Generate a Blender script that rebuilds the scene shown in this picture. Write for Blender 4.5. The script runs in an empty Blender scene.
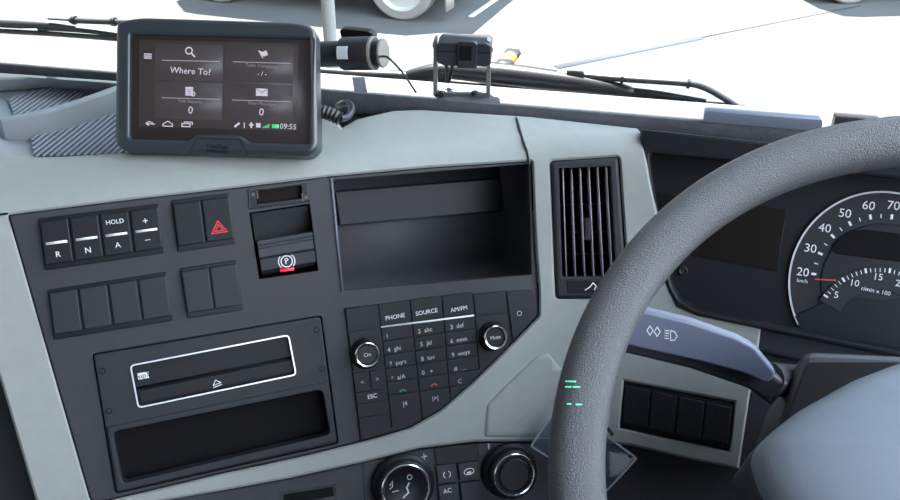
import bpy, bmesh, math
from math import sin, cos, pi, radians, sqrt, atan2, log, exp
from mathutils import Vector, Matrix
from mathutils.geometry import delaunay_2d_cdt, tessellate_polygon, intersect_line_plane

scn = bpy.context.scene
COL = scn.collection

# ------------------------------------------------------------------ camera
CAM = Vector((0, 0, 2.3))
cd = bpy.data.cameras.new('camera')
cd.sensor_width = 36.0
cd.lens = 864 / 900 * 36.0
cd.clip_start = 0.02
cam = bpy.data.objects.new('camera', cd)
cam.location = CAM
cam.rotation_euler = (radians(60), 0, 0)
COL.objects.link(cam)
scn.camera = cam

# ------------------------------------------------------------------ world, sun, exposure
w = bpy.data.worlds.new('sky')
scn.world = w
w.use_nodes = True
bg = w.node_tree.nodes['Background']
bg.inputs[1].default_value = 1.0
wt_ = w.node_tree
wtc = wt_.nodes.new('ShaderNodeTexCoord')
wsx = wt_.nodes.new('ShaderNodeSeparateXYZ')
wcr = wt_.nodes.new('ShaderNodeValToRGB')           # by elevation: hazy horizon to blue zenith
wcr.color_ramp.elements[0].position = 0.0
wcr.color_ramp.elements[0].color = (1.5, 1.6, 1.65, 1)
wcr.color_ramp.elements[1].position = .9
wcr.color_ramp.elements[1].color = (1.5, 1.95, 2.5, 1)
e_ = wcr.color_ramp.elements.new(.30)
e_.color = (1.8, 2.0, 2.25, 1)
wdt = wt_.nodes.new('ShaderNodeVectorMath')         # bright patch added to the sky to light the wheel from the driver's side
wdt.operation = 'DOT_PRODUCT'
wdt.inputs[1].default_value = Vector((.84, -.22, .50)).normalized()
wmr = wt_.nodes.new('ShaderNodeMapRange')
wmr.inputs[1].default_value = .25
wmr.inputs[2].default_value = 1.0
wmr.inputs[3].default_value = .55
wmr.inputs[4].default_value = 6.5
wvm = wt_.nodes.new('ShaderNodeVectorMath')
wvm.operation = 'SCALE'
wt_.links.new(wtc.outputs['Generated'], wsx.inputs[0])
wt_.links.new(wsx.outputs['Z'], wcr.inputs[0])
wt_.links.new(wtc.outputs['Generated'], wdt.inputs[0])
wt_.links.new(wdt.outputs['Value'], wmr.inputs[0])
wt_.links.new(wcr.outputs[0], wvm.inputs[0])
wt_.links.new(wmr.outputs[0], wvm.inputs['Scale'])
wt_.links.new(wvm.outputs[0], bg.inputs[0])
sd = bpy.data.lights.new('sun', 'SUN')
sd.energy = 66
sd.angle = radians(0.6)
sd.color = (1.0, 0.95, 0.88)
sun = bpy.data.objects.new('sun', sd)
COL.objects.link(sun)
SUN_AZ, SUN_EL = radians(-25), radians(71)        # azimuth clockwise from straight ahead
sdir = Vector((sin(SUN_AZ) * cos(SUN_EL), cos(SUN_AZ) * cos(SUN_EL), sin(SUN_EL)))
sun.rotation_euler = sdir.to_track_quat('Z', 'Y').to_euler()
sun.location = (0, 0, 12)
vs = scn.view_settings
vs.view_transform = 'Standard'
vs.look = 'None'
vs.gamma = 1
vs.exposure = -0.42
try:
    scn.cycles.sample_clamp_indirect = 6
    scn.cycles.caustics_reflective = False
except Exception:
    pass

# ------------------------------------------------------------------ materials
M = {}


def mat(name, col, rough=.5, metal=0, grain=None, gs=.15, spec=.5, emit=None, estr=1, alpha=None, var=.0):
    m = bpy.data.materials.new(name)
    m.use_nodes = True
    nt = m.node_tree
    b = nt.nodes['Principled BSDF']
    b.inputs['Base Color'].default_value = (*col, 1)
    b.inputs['Roughness'].default_value = rough
    b.inputs['Metallic'].default_value = metal
    b.inputs['Specular IOR Level'].default_value = spec
    if emit:
        b.inputs['Emission Color'].default_value = (*emit, 1)
        b.inputs['Emission Strength'].default_value = estr
    if alpha is not None:
        b.inputs['Alpha'].default_value = alpha
    tc = nt.nodes.new('ShaderNodeTexCoord')
    if grain:
        n = nt.nodes.new('ShaderNodeTexNoise')
        n.inputs['Scale'].default_value = grain
        n.inputs['Detail'].default_value = 3
        bp = nt.nodes.new('ShaderNodeBump')
        bp.inputs['Strength'].default_value = gs
        bp.inputs['Distance'].default_value = .001
        nt.links.new(tc.outputs['Object'], n.inputs['Vector'])
        nt.links.new(n.outputs['Fac'], bp.inputs['Height'])
        nt.links.new(bp.outputs['Normal'], b.inputs['Normal'])
    if var:
        n2 = nt.nodes.new('ShaderNodeTexNoise')
        n2.inputs['Scale'].default_value = 90
        n2.inputs['Detail'].default_value = 6
        cr = nt.nodes.new('ShaderNodeValToRGB')
        cr.color_ramp.elements[0].position = .3
        cr.color_ramp.elements[1].position = .7
        cr.color_ramp.elements[0].color = tuple(c * (1 - var) for c in col) + (1,)
        cr.color_ramp.elements[1].color = tuple(min(1, c * (1 + var)) for c in col) + (1,)
        nt.links.new(tc.outputs['Object'], n2.inputs['Vector'])
        nt.links.new(n2.outputs['Fac'], cr.inputs['Fac'])
        nt.links.new(cr.outputs['Color'], b.inputs['Base Color'])
    M[name] = m
    return m


mat('trim', (.315, .33, .315), .52, grain=900, gs=.12, var=.03, spec=.35)
mat('grille', (.31, .325, .305), .6, grain=700, gs=.5, var=.05)
mat('fascia', (.041, .042, .049), .55, grain=1400, gs=.15, var=.05, spec=.3)
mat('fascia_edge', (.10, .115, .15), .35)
mat('dark', (.026, .028, .033), .55, grain=900, gs=.15, spec=.3)
mat('key', (.014, .015, .018), .5, grain=1500, gs=.08, spec=.25)
mat('black', (.007, .007, .009), .4, spec=.3)
mat('gloss', (.010, .010, .013), .12)
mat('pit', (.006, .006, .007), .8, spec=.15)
mat('ledge', (.085, .088, .102), .6, grain=700, gs=.6, var=.15)
mat('wheel', (.082, .084, .091), .34, grain=1000, gs=.9, spec=.8)
M['wheel'].node_tree.nodes['Bump'].inputs['Distance'].default_value = .0016
mat('pad', (.24, .28, .335), .36, grain=1100, gs=.25, spec=.9)
mat('shroud', (.05, .053, .062), .42, grain=900, gs=.2)
mat('white', (.75, .77, .8), .5, emit=(.75, .78, .82), estr=.12)
mat('dim', (.50, .52, .55), .5)
mat('chrome', (.78, .80, .84), .18, metal=1)
mat('silver', (.22, .22, .21), .35, metal=.6)
mat('red', (.75, .03, .05), .5)
mat('redlit', (.9, .03, .07), .4, emit=(1, .03, .1), estr=.7)
mat('greendim', (.02, .22, .10), .5)
mat('reddim', (.40, .03, .04), .5)
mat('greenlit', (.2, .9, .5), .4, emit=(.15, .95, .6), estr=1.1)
mat('mat_rubber', (.27, .29, .33), .6, grain=800, gs=.2)
mat('tray', (.27, .29, .31), .5, grain=800, gs=.15)
mat('mat_groove', (.045, .05, .06), .7)
mat('gps_body', (.034, .042, .050), .30, grain=1800, gs=.06, spec=.7)
mat('gps_screen', (.012, .011, .012), .35, spec=.2, emit=(.030, .025, .026), estr=1)
mat('gps_tile', (.02, .018, .02), .35, spec=.2, emit=(.068, .060, .064), estr=1)
mat('gps_panel', (.02, .018, .02), .35, spec=.2, emit=(.050, .045, .043), estr=1)
mat('gps_text', (.2, .2, .2), .3, emit=(.62, .55, .68), estr=1)
mat('gps_dim', (.1, .1, .1), .3, emit=(.20, .18, .20), estr=1)
mat('gps_green', (.02, .2, .1), .3, emit=(.10, .75, .30), estr=1)
mat('cam_body', (.022, .024, .03), .4, grain=1500, gs=.1)
mat('cam_cap', (.20, .18, .16), .5)
mat('sticker', (.72, .74, .80), .5)
mat('rubber', (.012, .012, .014), .45)
mat('cable_blue', (.02, .025, .04), .3)
mat('wiper', (.008, .009, .013), .35)
mat('wiper_metal', (.018, .020, .025), .35)
mat('block', (.13, .15, .20), .5, grain=700, gs=.3)
mat('yellow', (.38, .20, .012), .6)
mat('concrete', (.20, .195, .19), .9, grain=40, gs=.3, var=.1)
mat('van_paint', (.50, .47, .42), .35)
mat('van_paint_grey', (.30, .31, .33), .35)
mat('tyre', (.30, .28, .26), .8)
mat('tyre_rim', (.55, .53, .50), .4)
mat('undercar', (.03, .03, .03), .8)
mat('car_glass', (.02, .025, .03), .08)
mat('road_line', (.60, .60, .60), .8, var=.1)
mat('dark_line', (.030, .034, .045), .9)
mat('cab_lining', (.42, .42, .41), .8, var=.05)
mat('cab_dark', (.05, .05, .055), .8, var=.05)
mat('gauge_face', (.028, .029, .034), .45, spec=.3)
mat('gauge_inner', (.016, .018, .024), .35)
mat('cluster_face', (.017, .018, .022), .35, spec=.3)
mat('stalk', (.17, .19, .26), .36, grain=900, gs=.15)

# asphalt of the yard
m = bpy.data.materials.new('asphalt')
m.use_nodes = True
nt = m.node_tree
b = nt.nodes['Principled BSDF']
b.inputs['Roughness'].default_value = .85
tc = nt.nodes.new('ShaderNodeTexCoord')
n1 = nt.nodes.new('ShaderNodeTexNoise')
n1.inputs['Scale'].default_value = .8
n1.inputs['Detail'].default_value = 8
cr = nt.nodes.new('ShaderNodeValToRGB')
cr.color_ramp.elements[0].position = .35
cr.color_ramp.elements[1].position = .65
cr.color_ramp.elements[0].color = (.062, .063, .066, 1)
cr.color_ramp.elements[1].color = (.085, .085, .085, 1)
nt.links.new(tc.outputs['Object'], n1.inputs['Vector'])
nt.links.new(n1.outputs['Fac'], cr.inputs['Fac'])
nt.links.new(cr.outputs['Color'], b.inputs['Base Color'])
n2 = nt.nodes.new('ShaderNodeTexNoise')
n2.inputs['Scale'].default_value = 60
bp = nt.nodes.new('ShaderNodeBump')
bp.inputs['Strength'].default_value = .3
nt.links.new(tc.outputs['Object'], n2.inputs['Vector'])
nt.links.new(n2.outputs['Fac'], bp.inputs['Height'])
nt.links.new(bp.outputs['Normal'], b.inputs['Normal'])
M['asphalt'] = m


def glassy(name, tint, refl, haze=0.0, hcol=(.6, .7, .8)):
    m = bpy.data.materials.new(name)
    m.use_nodes = True
    nt = m.node_tree
    nt.nodes.clear()
    out = nt.nodes.new('ShaderNodeOutputMaterial')
    tr = nt.nodes.new('ShaderNodeBsdfTransparent')
    tr.inputs[0].default_value = (*tint, 1)
    gl = nt.nodes.new('ShaderNodeBsdfGlossy')
    gl.inputs['Roughness'].default_value = .03
    fr = nt.nodes.new('ShaderNodeValue')
    fr.outputs[0].default_value = refl
    mx = nt.nodes.new('ShaderNodeMixShader')
    nt.links.new(fr.outputs[0], mx.inputs[0])
    nt.links.new(tr.outputs[0], mx.inputs[1])
    nt.links.new(gl.outputs[0], mx.inputs[2])
    last = mx
    if haze:
        df = nt.nodes.new('ShaderNodeBsdfDiffuse')
        df.inputs[0].default_value = (*hcol, 1)
        m2 = nt.nodes.new('ShaderNodeMixShader')
        m2.inputs[0].default_value = haze
        nt.links.new(mx.outputs[0], m2.inputs[1])
        nt.links.new(df.outputs[0], m2.inputs[2])
        last = m2
    nt.links.new(last.outputs[0], out.inputs[0])
    M[name] = m


glassy('windscreen_glass', (.96, .98, .97), .02)
glassy('clear_plastic', (.75, .80, .86), .03, haze=.20, hcol=(.18, .22, .28))
glassy('lens_glass', (.92, .92, .92), .04)

# ------------------------------------------------------------------ camera-relative geometry of the place
F = 864.0
CR, CU, CF = Vector((1, 0, 0)), Vector((0, .5, sqrt(3) / 2)), Vector((0, sqrt(3) / 2, -.5))


def camv(a, b, c):
    return CR * a + CU * b + CF * c


def ray(px, py):
    return camv((px - 450) / F, -(py - 250) / F, 1.0)      # unit depth


class Fr:
    """a flat frame standing in the world: origin, u to the right, v up, w out of the surface"""

    def __init__(s, O, u, v, w=None):
        s.O = O.copy()
        s.u = u.normalized()
        w = (w if w is not None else s.u.cross(v)).normalized()
        s.w = w
        s.v = w.cross(s.u).normalized()
        s.M = Matrix(((s.u.x, s.v.x, s.w.x, O.x), (s.u.y, s.v.y, s.w.y, O.y), (s.u.z, s.v.z, s.w.z, O.z), (0, 0, 0, 1)))
        s.I = s.M.inverted()

    def depth(s, px, py, h=0):
        d = ray(px, py)
        return (s.O + s.w * h - CAM).dot(s.w) / d.dot(s.w)

    def X(s, px, py, h=0):
        return CAM + ray(px, py) * s.depth(px, py, h)

    def P(s, px, py, h=0):
        q = s.I @ s.X(px, py, h)
        return (q.x, q.y)

    def L(s, pts, h=0):
        return [s.P(x, y, h) for x, y in pts]

    def at(s, px, py, h=0):
        return Fr(s.X(px, py, h), s.u, s.v, s.w)


u1 = camv(3090, 495, 864).normalized()
v1 = camv(-.115, .99, -.08)
v1 = (v1 - u1 * v1.dot(u1)).normalized()
O1 = CAM + ray(200, 335) * .75
P1 = Fr(O1, u1, v1)
O2 = P1.X(534, 230)
P2 = Fr(O2, camv(1, 0.02, 0), camv(0, .99, -.08))
O3 = P2.X(648, 230)
u3 = camv(3050, -495, -864).normalized()
v3 = camv(.115, .99, -.08)
v3 = (v3 - u3 * v3.dot(u3)).normalized()
P3 = Fr(O3, u3, v3)
# top of the dash: almost level, its front roll crosses the faces at (50,190) and (480,142)
A, B = P1.X(60, 196), P1.X(500, 140)
back = Vector((.225, .974, .055)).normalized()
wt = (B - A).cross(back).normalized()
P4 = Fr(A, (B - A), back, wt)
# the cab's own axes
XC = Vector((.974, -.2266, 0)).normalized()
YC = Vector((-XC.y, XC.x, 0))
ZC = Vector((0, 0, 1))


def smin(ts, k):
    m0 = min(ts)
    return m0 - k * log(sum(exp(-(t - m0) / k) for t in ts))


def S(px, py, h=0.0, k1=.006, k2=.012):
    """the moulded face of the dashboard: three facets folded inwards, rolling over into the level top"""
    d = ray(px, py)
    ts = [P.depth(px, py, h) for P in (P1, P2, P3)]
    tf = smin(ts, k1)
    tt = P4.depth(px, py, h)
    if tt < 0 or tt > 5:
        tt = 5
    q = CAM + d * (-smin([-tf, -tt], k2))
    ex = (q - CAM).dot(YC) - (LY + .004)
    if ex > 0:
        q -= YC * ex
    q -= XC * max((q - CAM).dot(XC) - .84, 0)
    q -= XC * min((q - CAM).dot(XC) + 1.49, 0)
    return q


LZ = -.312
LY = (ray(500, 104.5) * (LZ / ray(500, 104.5).z)).dot(YC)


# ------------------------------------------------------------------ mesh helpers
def finish(name, bm, m, parent=None, frame=None, angle=38):
    bmesh.ops.recalc_face_normals(bm, faces=bm.faces)
    lim = radians(angle)
    for e in bm.edges:
        if len(e.link_faces) != 2 or e.calc_face_angle(0) > lim:
            e.smooth = False
    me = bpy.data.meshes.new(name)
    bm.to_mesh(me)
    bm.free()
    for x in (m if isinstance(m, (list, tuple)) else [m]):
        me.materials.append(M[x])
    me.polygons.foreach_set('use_smooth', [True] * len(me.polygons))
    o = bpy.data.objects.new(name, me)
    COL.objects.link(o)
    if parent is not None:
        o.parent = parent
    elif frame is not None:
        o.matrix_world = frame.M
    return o


def tag(o, label=None, cat=None, group=None, kind=None):
    for k, v in (('label', label), ('category', cat), ('group', group), ('kind', kind)):
        if v:
            o[k] = v
    return o


def thing(name, label, cat, frame, group=None):
    o = bpy.data.objects.new(name, None)
    o.empty_display_size = .02
    COL.objects.link(o)
    o.matrix_world = frame.M
    return tag(o, label, cat, group)


def area(p):
    return sum(p[i][0] * p[(i + 1) % len(p)][1] - p[(i + 1) % len(p)][0] * p[i][1] for i in range(len(p))) / 2


def ccw(p):
    return list(p) if area(p) > 0 else list(reversed(p))


def inset(p, d):
    n = len(p)
    out = []
    for i in range(n):
        a, b_, c = Vector(p[i - 1]), Vector(p[i]), Vector(p[(i + 1) % n])
        e1 = (b_ - a)
        e2 = (c - b_)
        if e1.length < 1e-9 or e2.length < 1e-9:
            out.append(tuple(b_))
            continue
        e1.normalize()
        e2.normalize()
        n1 = Vector((-e1.y, e1.x))
        n2 = Vector((-e2.y, e2.x))
        s = n1 + n2
        l2 = max(s.dot(s), .35)
        out.append(tuple(b_ + s * (2 * d / l2)))
    return out


def rnd(p, r, seg=4):
    """round the corners of a polygon; r a number or one per corner"""
    n = len(p)
    out = []
    for i in range(n):
        a, b_, c = Vector(p[i - 1]), Vector(p[i]), Vector(p[(i + 1) % n])
        ri = r[i] if isinstance(r, (list, tuple)) else r
        e1, e2 = a - b_, c - b_
        if ri <= 0:
            out.append(tuple(b_))
            continue
        t = min(ri, e1.length * .48, e2.length * .48)
        q1, q2 = b_ + e1.normalized() * t, b_ + e2.normalized() * t
        for k in range(seg + 1):
            f = k / seg
            out.append(tuple(q1 * (1 - f) ** 2 + b_ * 2 * f * (1 - f) + q2 * f * f))
    return out


def plate(outer, w0, w1, r=0.0, holes=(), bm=None, seg=2, mi=0, hr=None):
    """a slab in the frame's plane with rounded front edges and openings"""
    bm = bm or bmesh.new()
    hr = r if hr is None else hr
    loops = [(ccw(outer), 1, r)] + [(ccw(h), -1, hr) for h in holes]
    tops, bots = [], []
    for lp, sg, rr in loops:
        rows = [(0, w0)]
        if rr > 0:
            for k in range(seg + 1):
                a = k / seg * pi / 2
                rows.append((rr * (1 - cos(a)), w1 - rr + rr * sin(a)))
        else:
            rows.append((0, w1))
        vs_ = []
        for d, z in rows:
            q = inset(lp, d * sg) if d > 0 else lp
            vs_.append([bm.verts.new((x, y, z)) for x, y in q])
        n = len(lp)
        for j in range(len(vs_) - 1):
            for i in range(n):
                f = bm.faces.new((vs_[j][i], vs_[j][(i + 1) % n], vs_[j + 1][(i + 1) % n], vs_[j + 1][i]))
                f.material_index = mi
        for i in range(n):
            bm.edges.get((vs_[-1][i], vs_[-1][(i + 1) % n])).smooth = False
        tops.append(vs_[-1])
        bots.append(vs_[0])
    for ring in (tops, bots):
        if len(ring) == 1:
            f = bm.faces.new(ring[0])
            f.material_index = mi
        else:
            flat = [v for l in ring for v in l]
            ed, st = [], 0
            for l in ring:
                ed += [(st + i, st + (i + 1) % len(l)) for i in range(len(l))]
                st += len(l)
            polys = [[(v.co.x, v.co.y) for v in l] for l in ring]
            ov, oe, of, ori, _, _ = delaunay_2d_cdt([v.co.xy for v in flat], ed, [], 0, 1e-7)
            zz_ = ring[0][0].co.z
            vv = [flat[ori[i][0]] if ori[i] else bm.verts.new((ov[i].x, ov[i].y, zz_)) for i in range(len(ov))]
            for t in of:
                c = (ov[t[0]] + ov[t[1]] + ov[t[2]]) / 3
                if inside(polys[0], c.x, c.y) and not any(inside(q, c.x, c.y) for q in polys[1:]):
                    try:
                        f = bm.faces.new([vv[i] for i in t])
                        f.material_index = mi
                    except (ValueError, IndexError):
                        pass
    return bm


def box(x0, x1, y0, y1, z0, z1, r=0.0, bm=None, mi=0):
    return plate([(x0, y0), (x1, y0), (x1, y1), (x0, y1)], z0, z1, r, bm=bm, mi=mi)


def lathe(prof, c=(0, 0), seg=32, bm=None, mi=0, cap=True):
    """turn [(radius, w)...] about the frame's w axis"""
    bm = bm or bmesh.new()
    rows = []
    for r, z in prof:
        rows.append([bm.verts.new((c[0] + r * cos(2 * pi * i / seg), c[1] + r * sin(2 * pi * i / seg), z)) for i in range(seg)])
    for j in range(len(rows) - 1):
        for i in range(seg):
            f = bm.faces.new((rows[j][i], rows[j][(i + 1) % seg], rows[j + 1][(i + 1) % seg], rows[j + 1][i]))
            f.material_index = mi
    if cap:
        for rw in (rows[0], rows[-1]):
            f = bm.faces.new(rw)
            f.material_index = mi
    return bm


def tube(pts, r, n=10, bm=None, mi=0, squash=1.0, up=None, closed=False):
    """a round (or squashed) bar through 3-D points; r a number or one per point"""
    bm = bm or bmesh.new()
    pts = [Vector(p) for p in pts]
    up = Vector(up) if up else Vector((.13, .27, .95)).normalized()
    rows = []
    N = len(pts)
    for i, p in enumerate(pts):
        if closed:
            t = (pts[(i + 1) % N] - pts[i - 1]).normalized()
        else:
            t = (pts[min(i + 1, N - 1)] - pts[max(i - 1, 0)]).normalized()
        s = t.cross(up)
        if s.length < 1e-3:
            s = t.cross(Vector((1, 0, 0)))
        s.normalize()
        q = s.cross(t).normalized()
        ri = r[i] if isinstance(r, (list, tuple)) else r
        rows.append([bm.verts.new(p + s * (cos(2 * pi * k / n) * ri) + q * (sin(2 * pi * k / n) * ri * squash)) for k in range(n)])
    for j in range(N if closed else N - 1):
        for k in range(n):
            f = bm.faces.new((rows[j][k], rows[j][(k + 1) % n], rows[(j + 1) % N][(k + 1) % n], rows[(j + 1) % N][k]))
            f.material_index = mi
    if not closed:
        for rw in (rows[0], rows[-1]):
            f = bm.faces.new(rw)
            f.material_index = mi
    return bm


def curve(pts, n=6):
    """Catmull-Rom through the points"""
    P = [Vector(p) for p in pts]
    out = []
    for i in range(len(P) - 1):
        a, b_, c, d = P[max(i - 1, 0)], P[i], P[i + 1], P[min(i + 2, len(P) - 1)]
        for k in range(n):
            t = k / n
            out.append(.5 * ((2 * b_) + (c - a) * t + (2 * a - 5 * b_ + 4 * c - d) * t * t + (3 * b_ - a - 3 * c + d) * t ** 3))
    out.append(P[-1])
    return out


def stroke(pts, wd, z, bm=None, closed=False, th=.0003, mi=0):
    """a line of ink or a thin rib of width wd along flat points at height z"""
    bm = bm or bmesh.new()
    P = [Vector(p[:2]) for p in pts]
    N = len(P)
    rows = []
    for i in range(N):
        a = P[i - 1] if (closed or i > 0) else P[i]
        c = P[(i + 1) % N] if (closed or i < N - 1) else P[i]
        e1 = (P[i] - a)
        e2 = (c - P[i])
        e1 = e1.normalized() if e1.length > 1e-9 else e2.normalized()
        e2 = e2.normalized() if e2.length > 1e-9 else e1
        s = Vector((-e1.y, e1.x)) + Vector((-e2.y, e2.x))
        s = s * (wd / max(s.dot(s), .6))
        rows.append([bm.verts.new((*(P[i] + s), z)), bm.verts.new((*(P[i] + s), z + th)),
                     bm.verts.new((*(P[i] - s), z + th)), bm.verts.new((*(P[i] - s), z))])
    for i in range(N if closed else N - 1):
        for k in range(4):
            f = bm.faces.new((rows[i][k], rows[i][(k + 1) % 4], rows[(i + 1) % N][(k + 1) % 4], rows[(i + 1) % N][k]))
            f.material_index = mi
    if not closed:
        bm.faces.new(rows[0]).material_index = mi
        bm.faces.new(rows[-1]).material_index = mi
    return bm


def arc(c, r, a0, a1, n=24):
    return [(c[0] + r * cos(radians(a0 + (a1 - a0) * i / n)), c[1] + r * sin(radians(a0 + (a1 - a0) * i / n))) for i in range(n + 1)]


def letters(items, z, bm=None, th=.0002, sx=1.0):
    """items: (text, size, x, y[, rot[, align]]) laid flat at height z"""
    bm = bm or bmesh.new()
    for it in items:
        s, size, x, y = it[:4]
        rot = it[4] if len(it) > 4 else 0
        al = it[5] if len(it) > 5 else 'CENTER'
        cu = bpy.data.curves.new('t', 'FONT')
        cu.body = s
        cu.size = size
        cu.align_x = al
        cu.align_y = 'CENTER'
        cu.extrude = th / 2
        cu.resolution_u = 3
        cu.fill_mode = 'BOTH'
        ob = bpy.data.objects.new('t', cu)
        me = bpy.data.meshes.new_from_object(ob)
        me.transform(Matrix.Translation((x, y, z + th / 2)) @ Matrix.Rotation(rot, 4, 'Z') @ Matrix.Diagonal((sx, 1, 1, 1)))
        bm.from_mesh(me)
        bpy.data.meshes.remove(me)
        bpy.data.objects.remove(ob)
        bpy.data.curves.remove(cu)
    return bm


def inside(p, x, y):
    c = False
    n = len(p)
    for i in range(n):
        x1, y1 = p[i]
        x2, y2 = p[i - 1]
        if (y1 > y) != (y2 > y) and x < (x2 - x1) * (y - y1) / (y2 - y1) + x1:
            c = not c
    return c


def sheet(outer, holes, h, th, step=14, r=2.2, surf=None, inv=None, rw=.002):
    """a moulded panel following the dashboard surface, with thickness and softened edges"""
    surf = surf or S
    inv = inv or Matrix.Identity(4)
    loops = []
    for lp, sg in [(outer, 1)] + [(hh, -1) for hh in holes]:
        lp = ccw(lp)
        dense = []
        for i in range(len(lp)):
            a, b_ = Vector(lp[i]), Vector(lp[(i + 1) % len(lp)])
            k = max(1, int((b_ - a).length / step))
            for j in range(k):
                dense.append(tuple(a.lerp(b_, j / k)))
        loops.append((dense, inset(dense, r * sg)))
    vs_, ed, hh, lab = [], [], [], []
    for full, ins in loops:
        for which, lp in ((0, full), (1, ins)):
            st = len(vs_)
            for i, p in enumerate(lp):
                vs_.append(Vector(p))
                hh.append(h - rw if which == 0 else h)
                lab.append((which, p))
                ed.append((st + i, st + (i + 1) % len(lp)))
    allin = [l[1] for l in loops]
    xs = [p[0] for p in outer]
    ys = [p[1] for p in outer]
    x = min(xs) + step / 2
    while x < max(xs):
        y = min(ys) + step / 2
        while y < max(ys):
            if inside(allin[0], x, y) and not any(inside(q, x, y) for q in allin[1:]):
                vs_.append(Vector((x, y)))
                hh.append(h)
            y += step
        x += step
    ov, oe, of, ori, _, _ = delaunay_2d_cdt(vs_, ed, [], 0, 1e-4)
    full0 = loops[0][0]
    fullh = [l[0] for l in loops[1:]]
    bm = bmesh.new()
    top, bot = [], []
    for i, p in enumerate(ov):
        hi = min([hh[k] for k in ori[i]], default=h)
        top.append(bm.verts.new(inv @ surf(p.x, p.y, hi)))
        bot.append(None)
    edges = {}
    for f in of:
        c = (ov[f[0]] + ov[f[1]] + ov[f[2]]) / 3
        if inside(full0, c.x, c.y) and not any(inside(q, c.x, c.y) for q in fullh):
            bm.faces.new([top[i] for i in f])
            for a, b_ in ((f[0], f[1]), (f[1], f[2]), (f[2], f[0])):
                edges[(a, b_)] = 1
    for (a, b_) in list(edges):
        if (b_, a) not in edges:
            for i in (a, b_):
                if bot[i] is None:
                    bot[i] = bm.verts.new(inv @ surf(ov[i].x, ov[i].y, h - th))
            bm.faces.new((top[b_], top[a], bot[a], bot[b_]))
    for v in [v for v in bm.verts if not v.link_faces]:
        bm.verts.remove(v)
    return bm


def bil(q, s, t):
    """point in a pixel quad tl,tr,br,bl"""
    (x0, y0), (x1, y1), (x2, y2), (x3, y3) = q
    return ((x0 * (1 - s) + x1 * s) * (1 - t) + (x3 * (1 - s) + x2 * s) * t,
            (y0 * (1 - s) + y1 * s) * (1 - t) + (y3 * (1 - s) + y2 * s) * t)


def sub(q, s0, s1, t0=0, t1=1):
    return [bil(q, s0, t0), bil(q, s1, t0), bil(q, s1, t1), bil(q, s0, t1)]


def mid(q):
    return (sum(p[0] for p in q) / 4, sum(p[1] for p in q) / 4)


# ================================================================== THE SETTING
CABF = Fr(CAM, XC, YC, ZC)      # local x across the cab, y forward, z up; the lens is its origin


def cabbox(name, x0, x1, y0, y1, z0, z1, m, parent=None, r=0):
    return finish(name, box(x0, x1, y0, y1, z0, z1, r), m, parent, CABF)


# front lip of the ledge under the windscreen
LZ = -.312
d = ray(500, 104.5)
LP = CAM + d * (LZ / d.z)
LY = (LP - CAM).dot(YC)         # its distance ahead in the cab frame
GY = LY + .055                  # the windscreen

for nm, a in (('floor', (-1.5, .85, -1.3, GY + .1, -1.45, -1.40)), ('wall_rear', (-1.5, .85, -1.35, -1.3, -1.45, .72)),
              ('ceiling', (-1.5, .85, -1.35, GY + .02, .72, .80)), ('wall_left', (-1.55, -1.5, -1.35, GY, -1.45, -.25)),
              ('wall_right', (.85, .90, -1.35, GY, -1.45, -.38)),
              ('trim_1', (-1.55, -1.47, -1.35, GY, .52, .80)), ('trim_2', (.82, .90, -1.35, GY, .60, .80)),
              ('trim_3', (-1.55, -1.47, GY - .06, GY + .02, -.25, .75)), ('trim_4', (.82, .90, GY - .06, GY + .02, -.32, .75)),
              ('added_visor', (-1.55, .90, GY + .02, GY + .215, .66, .76))):  # last box: unseen outer visor, added to keep sun off the dash
    tag(cabbox(nm, *a, 'cab_dark' if nm in ('floor', 'added_visor', 'wall_rear', 'wall_left', 'wall_right') else 'cab_lining'), kind='structure')
tag(cabbox('window_1', -1.47, .82, GY, GY + .005, LZ - .03, .72, 'windscreen_glass'), kind='structure')

# yard ground
gf = Fr(Vector((0, 30, 0)), Vector((1, 0, 0)), Vector((0, 1, 0)))
g = bmesh.new()
box(-60, 60, -40, 70, -.3, 0, bm=g)
tag(finish('ground', g, 'asphalt', None, gf), kind='structure')
# front wall of the truck outside, below the glass
tag(cabbox('wall_front', -1.55, .90, GY + .012, GY + .035, -1.6, LZ - .035, 'van_paint_grey'), kind='structure')

GP = Fr(Vector((0, 0, 0)), Vector((1, 0, 0)), Vector((0, 1, 0)))   # ground plane


def gpt(px, py):
    return GP.X(px, py)


# ================================================================== DASHBOARD
D = P1.at(330, 440, -.03)
dash = thing('dashboard', 'wide moulded truck dashboard in pale grey trim with charcoal centre panel', 'dashboard', D)
DI = D.I

fascia_px = [(8, 215), (120, 201), (230, 188.5), (330, 176.5), (430, 167.5), (532, 161), (533.5, 200), (536, 250), (539, 290), (539, 316),
             (505, 351), (470, 385), (440, 411), (410, 428), (380, 437), (335, 448.5), (300, 457), (220, 474), (150, 491), (98, 503),
             (90, 500), (38, 320)]
vent_px = rnd([(550, 161), (619, 156.5), (629, 298), (555.5, 299)], 4)
rsw_px = [(624, 381), (734.5, 402), (729, 451), (620, 428)]
trim_px = [(-90, 60), (0, 73), (115, 81), (200, 88), (325, 106), (342, 128), (357, 119.5), (393, 111), (420, 110), (530, 117), (637, 128.5),
           (642, 134), (650, 180), (658, 215), (663, 262), (669, 290), (680, 304), (697, 313), (730, 320), (761, 327),
           (756, 370), (750, 395), (739, 469), (690, 459), (632, 446), (600, 442), (541, 441), (475, 441.5), (420, 448), (363, 462),
           (290, 478), (225, 490), (137, 505), (110, 540), (50, 560), (36, 500), (0, 378), (-40, 262), (-90, 200)]
TRO = rnd([(-34, 79), (0, 80), (45, 78), (118, 85.5), (160, 91), (200, 108), (190, 148), (118, 153.5), (60, 157), (25, 157.5), (4, 151), (-14, 136), (-30, 112)], 8, 3)
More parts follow.
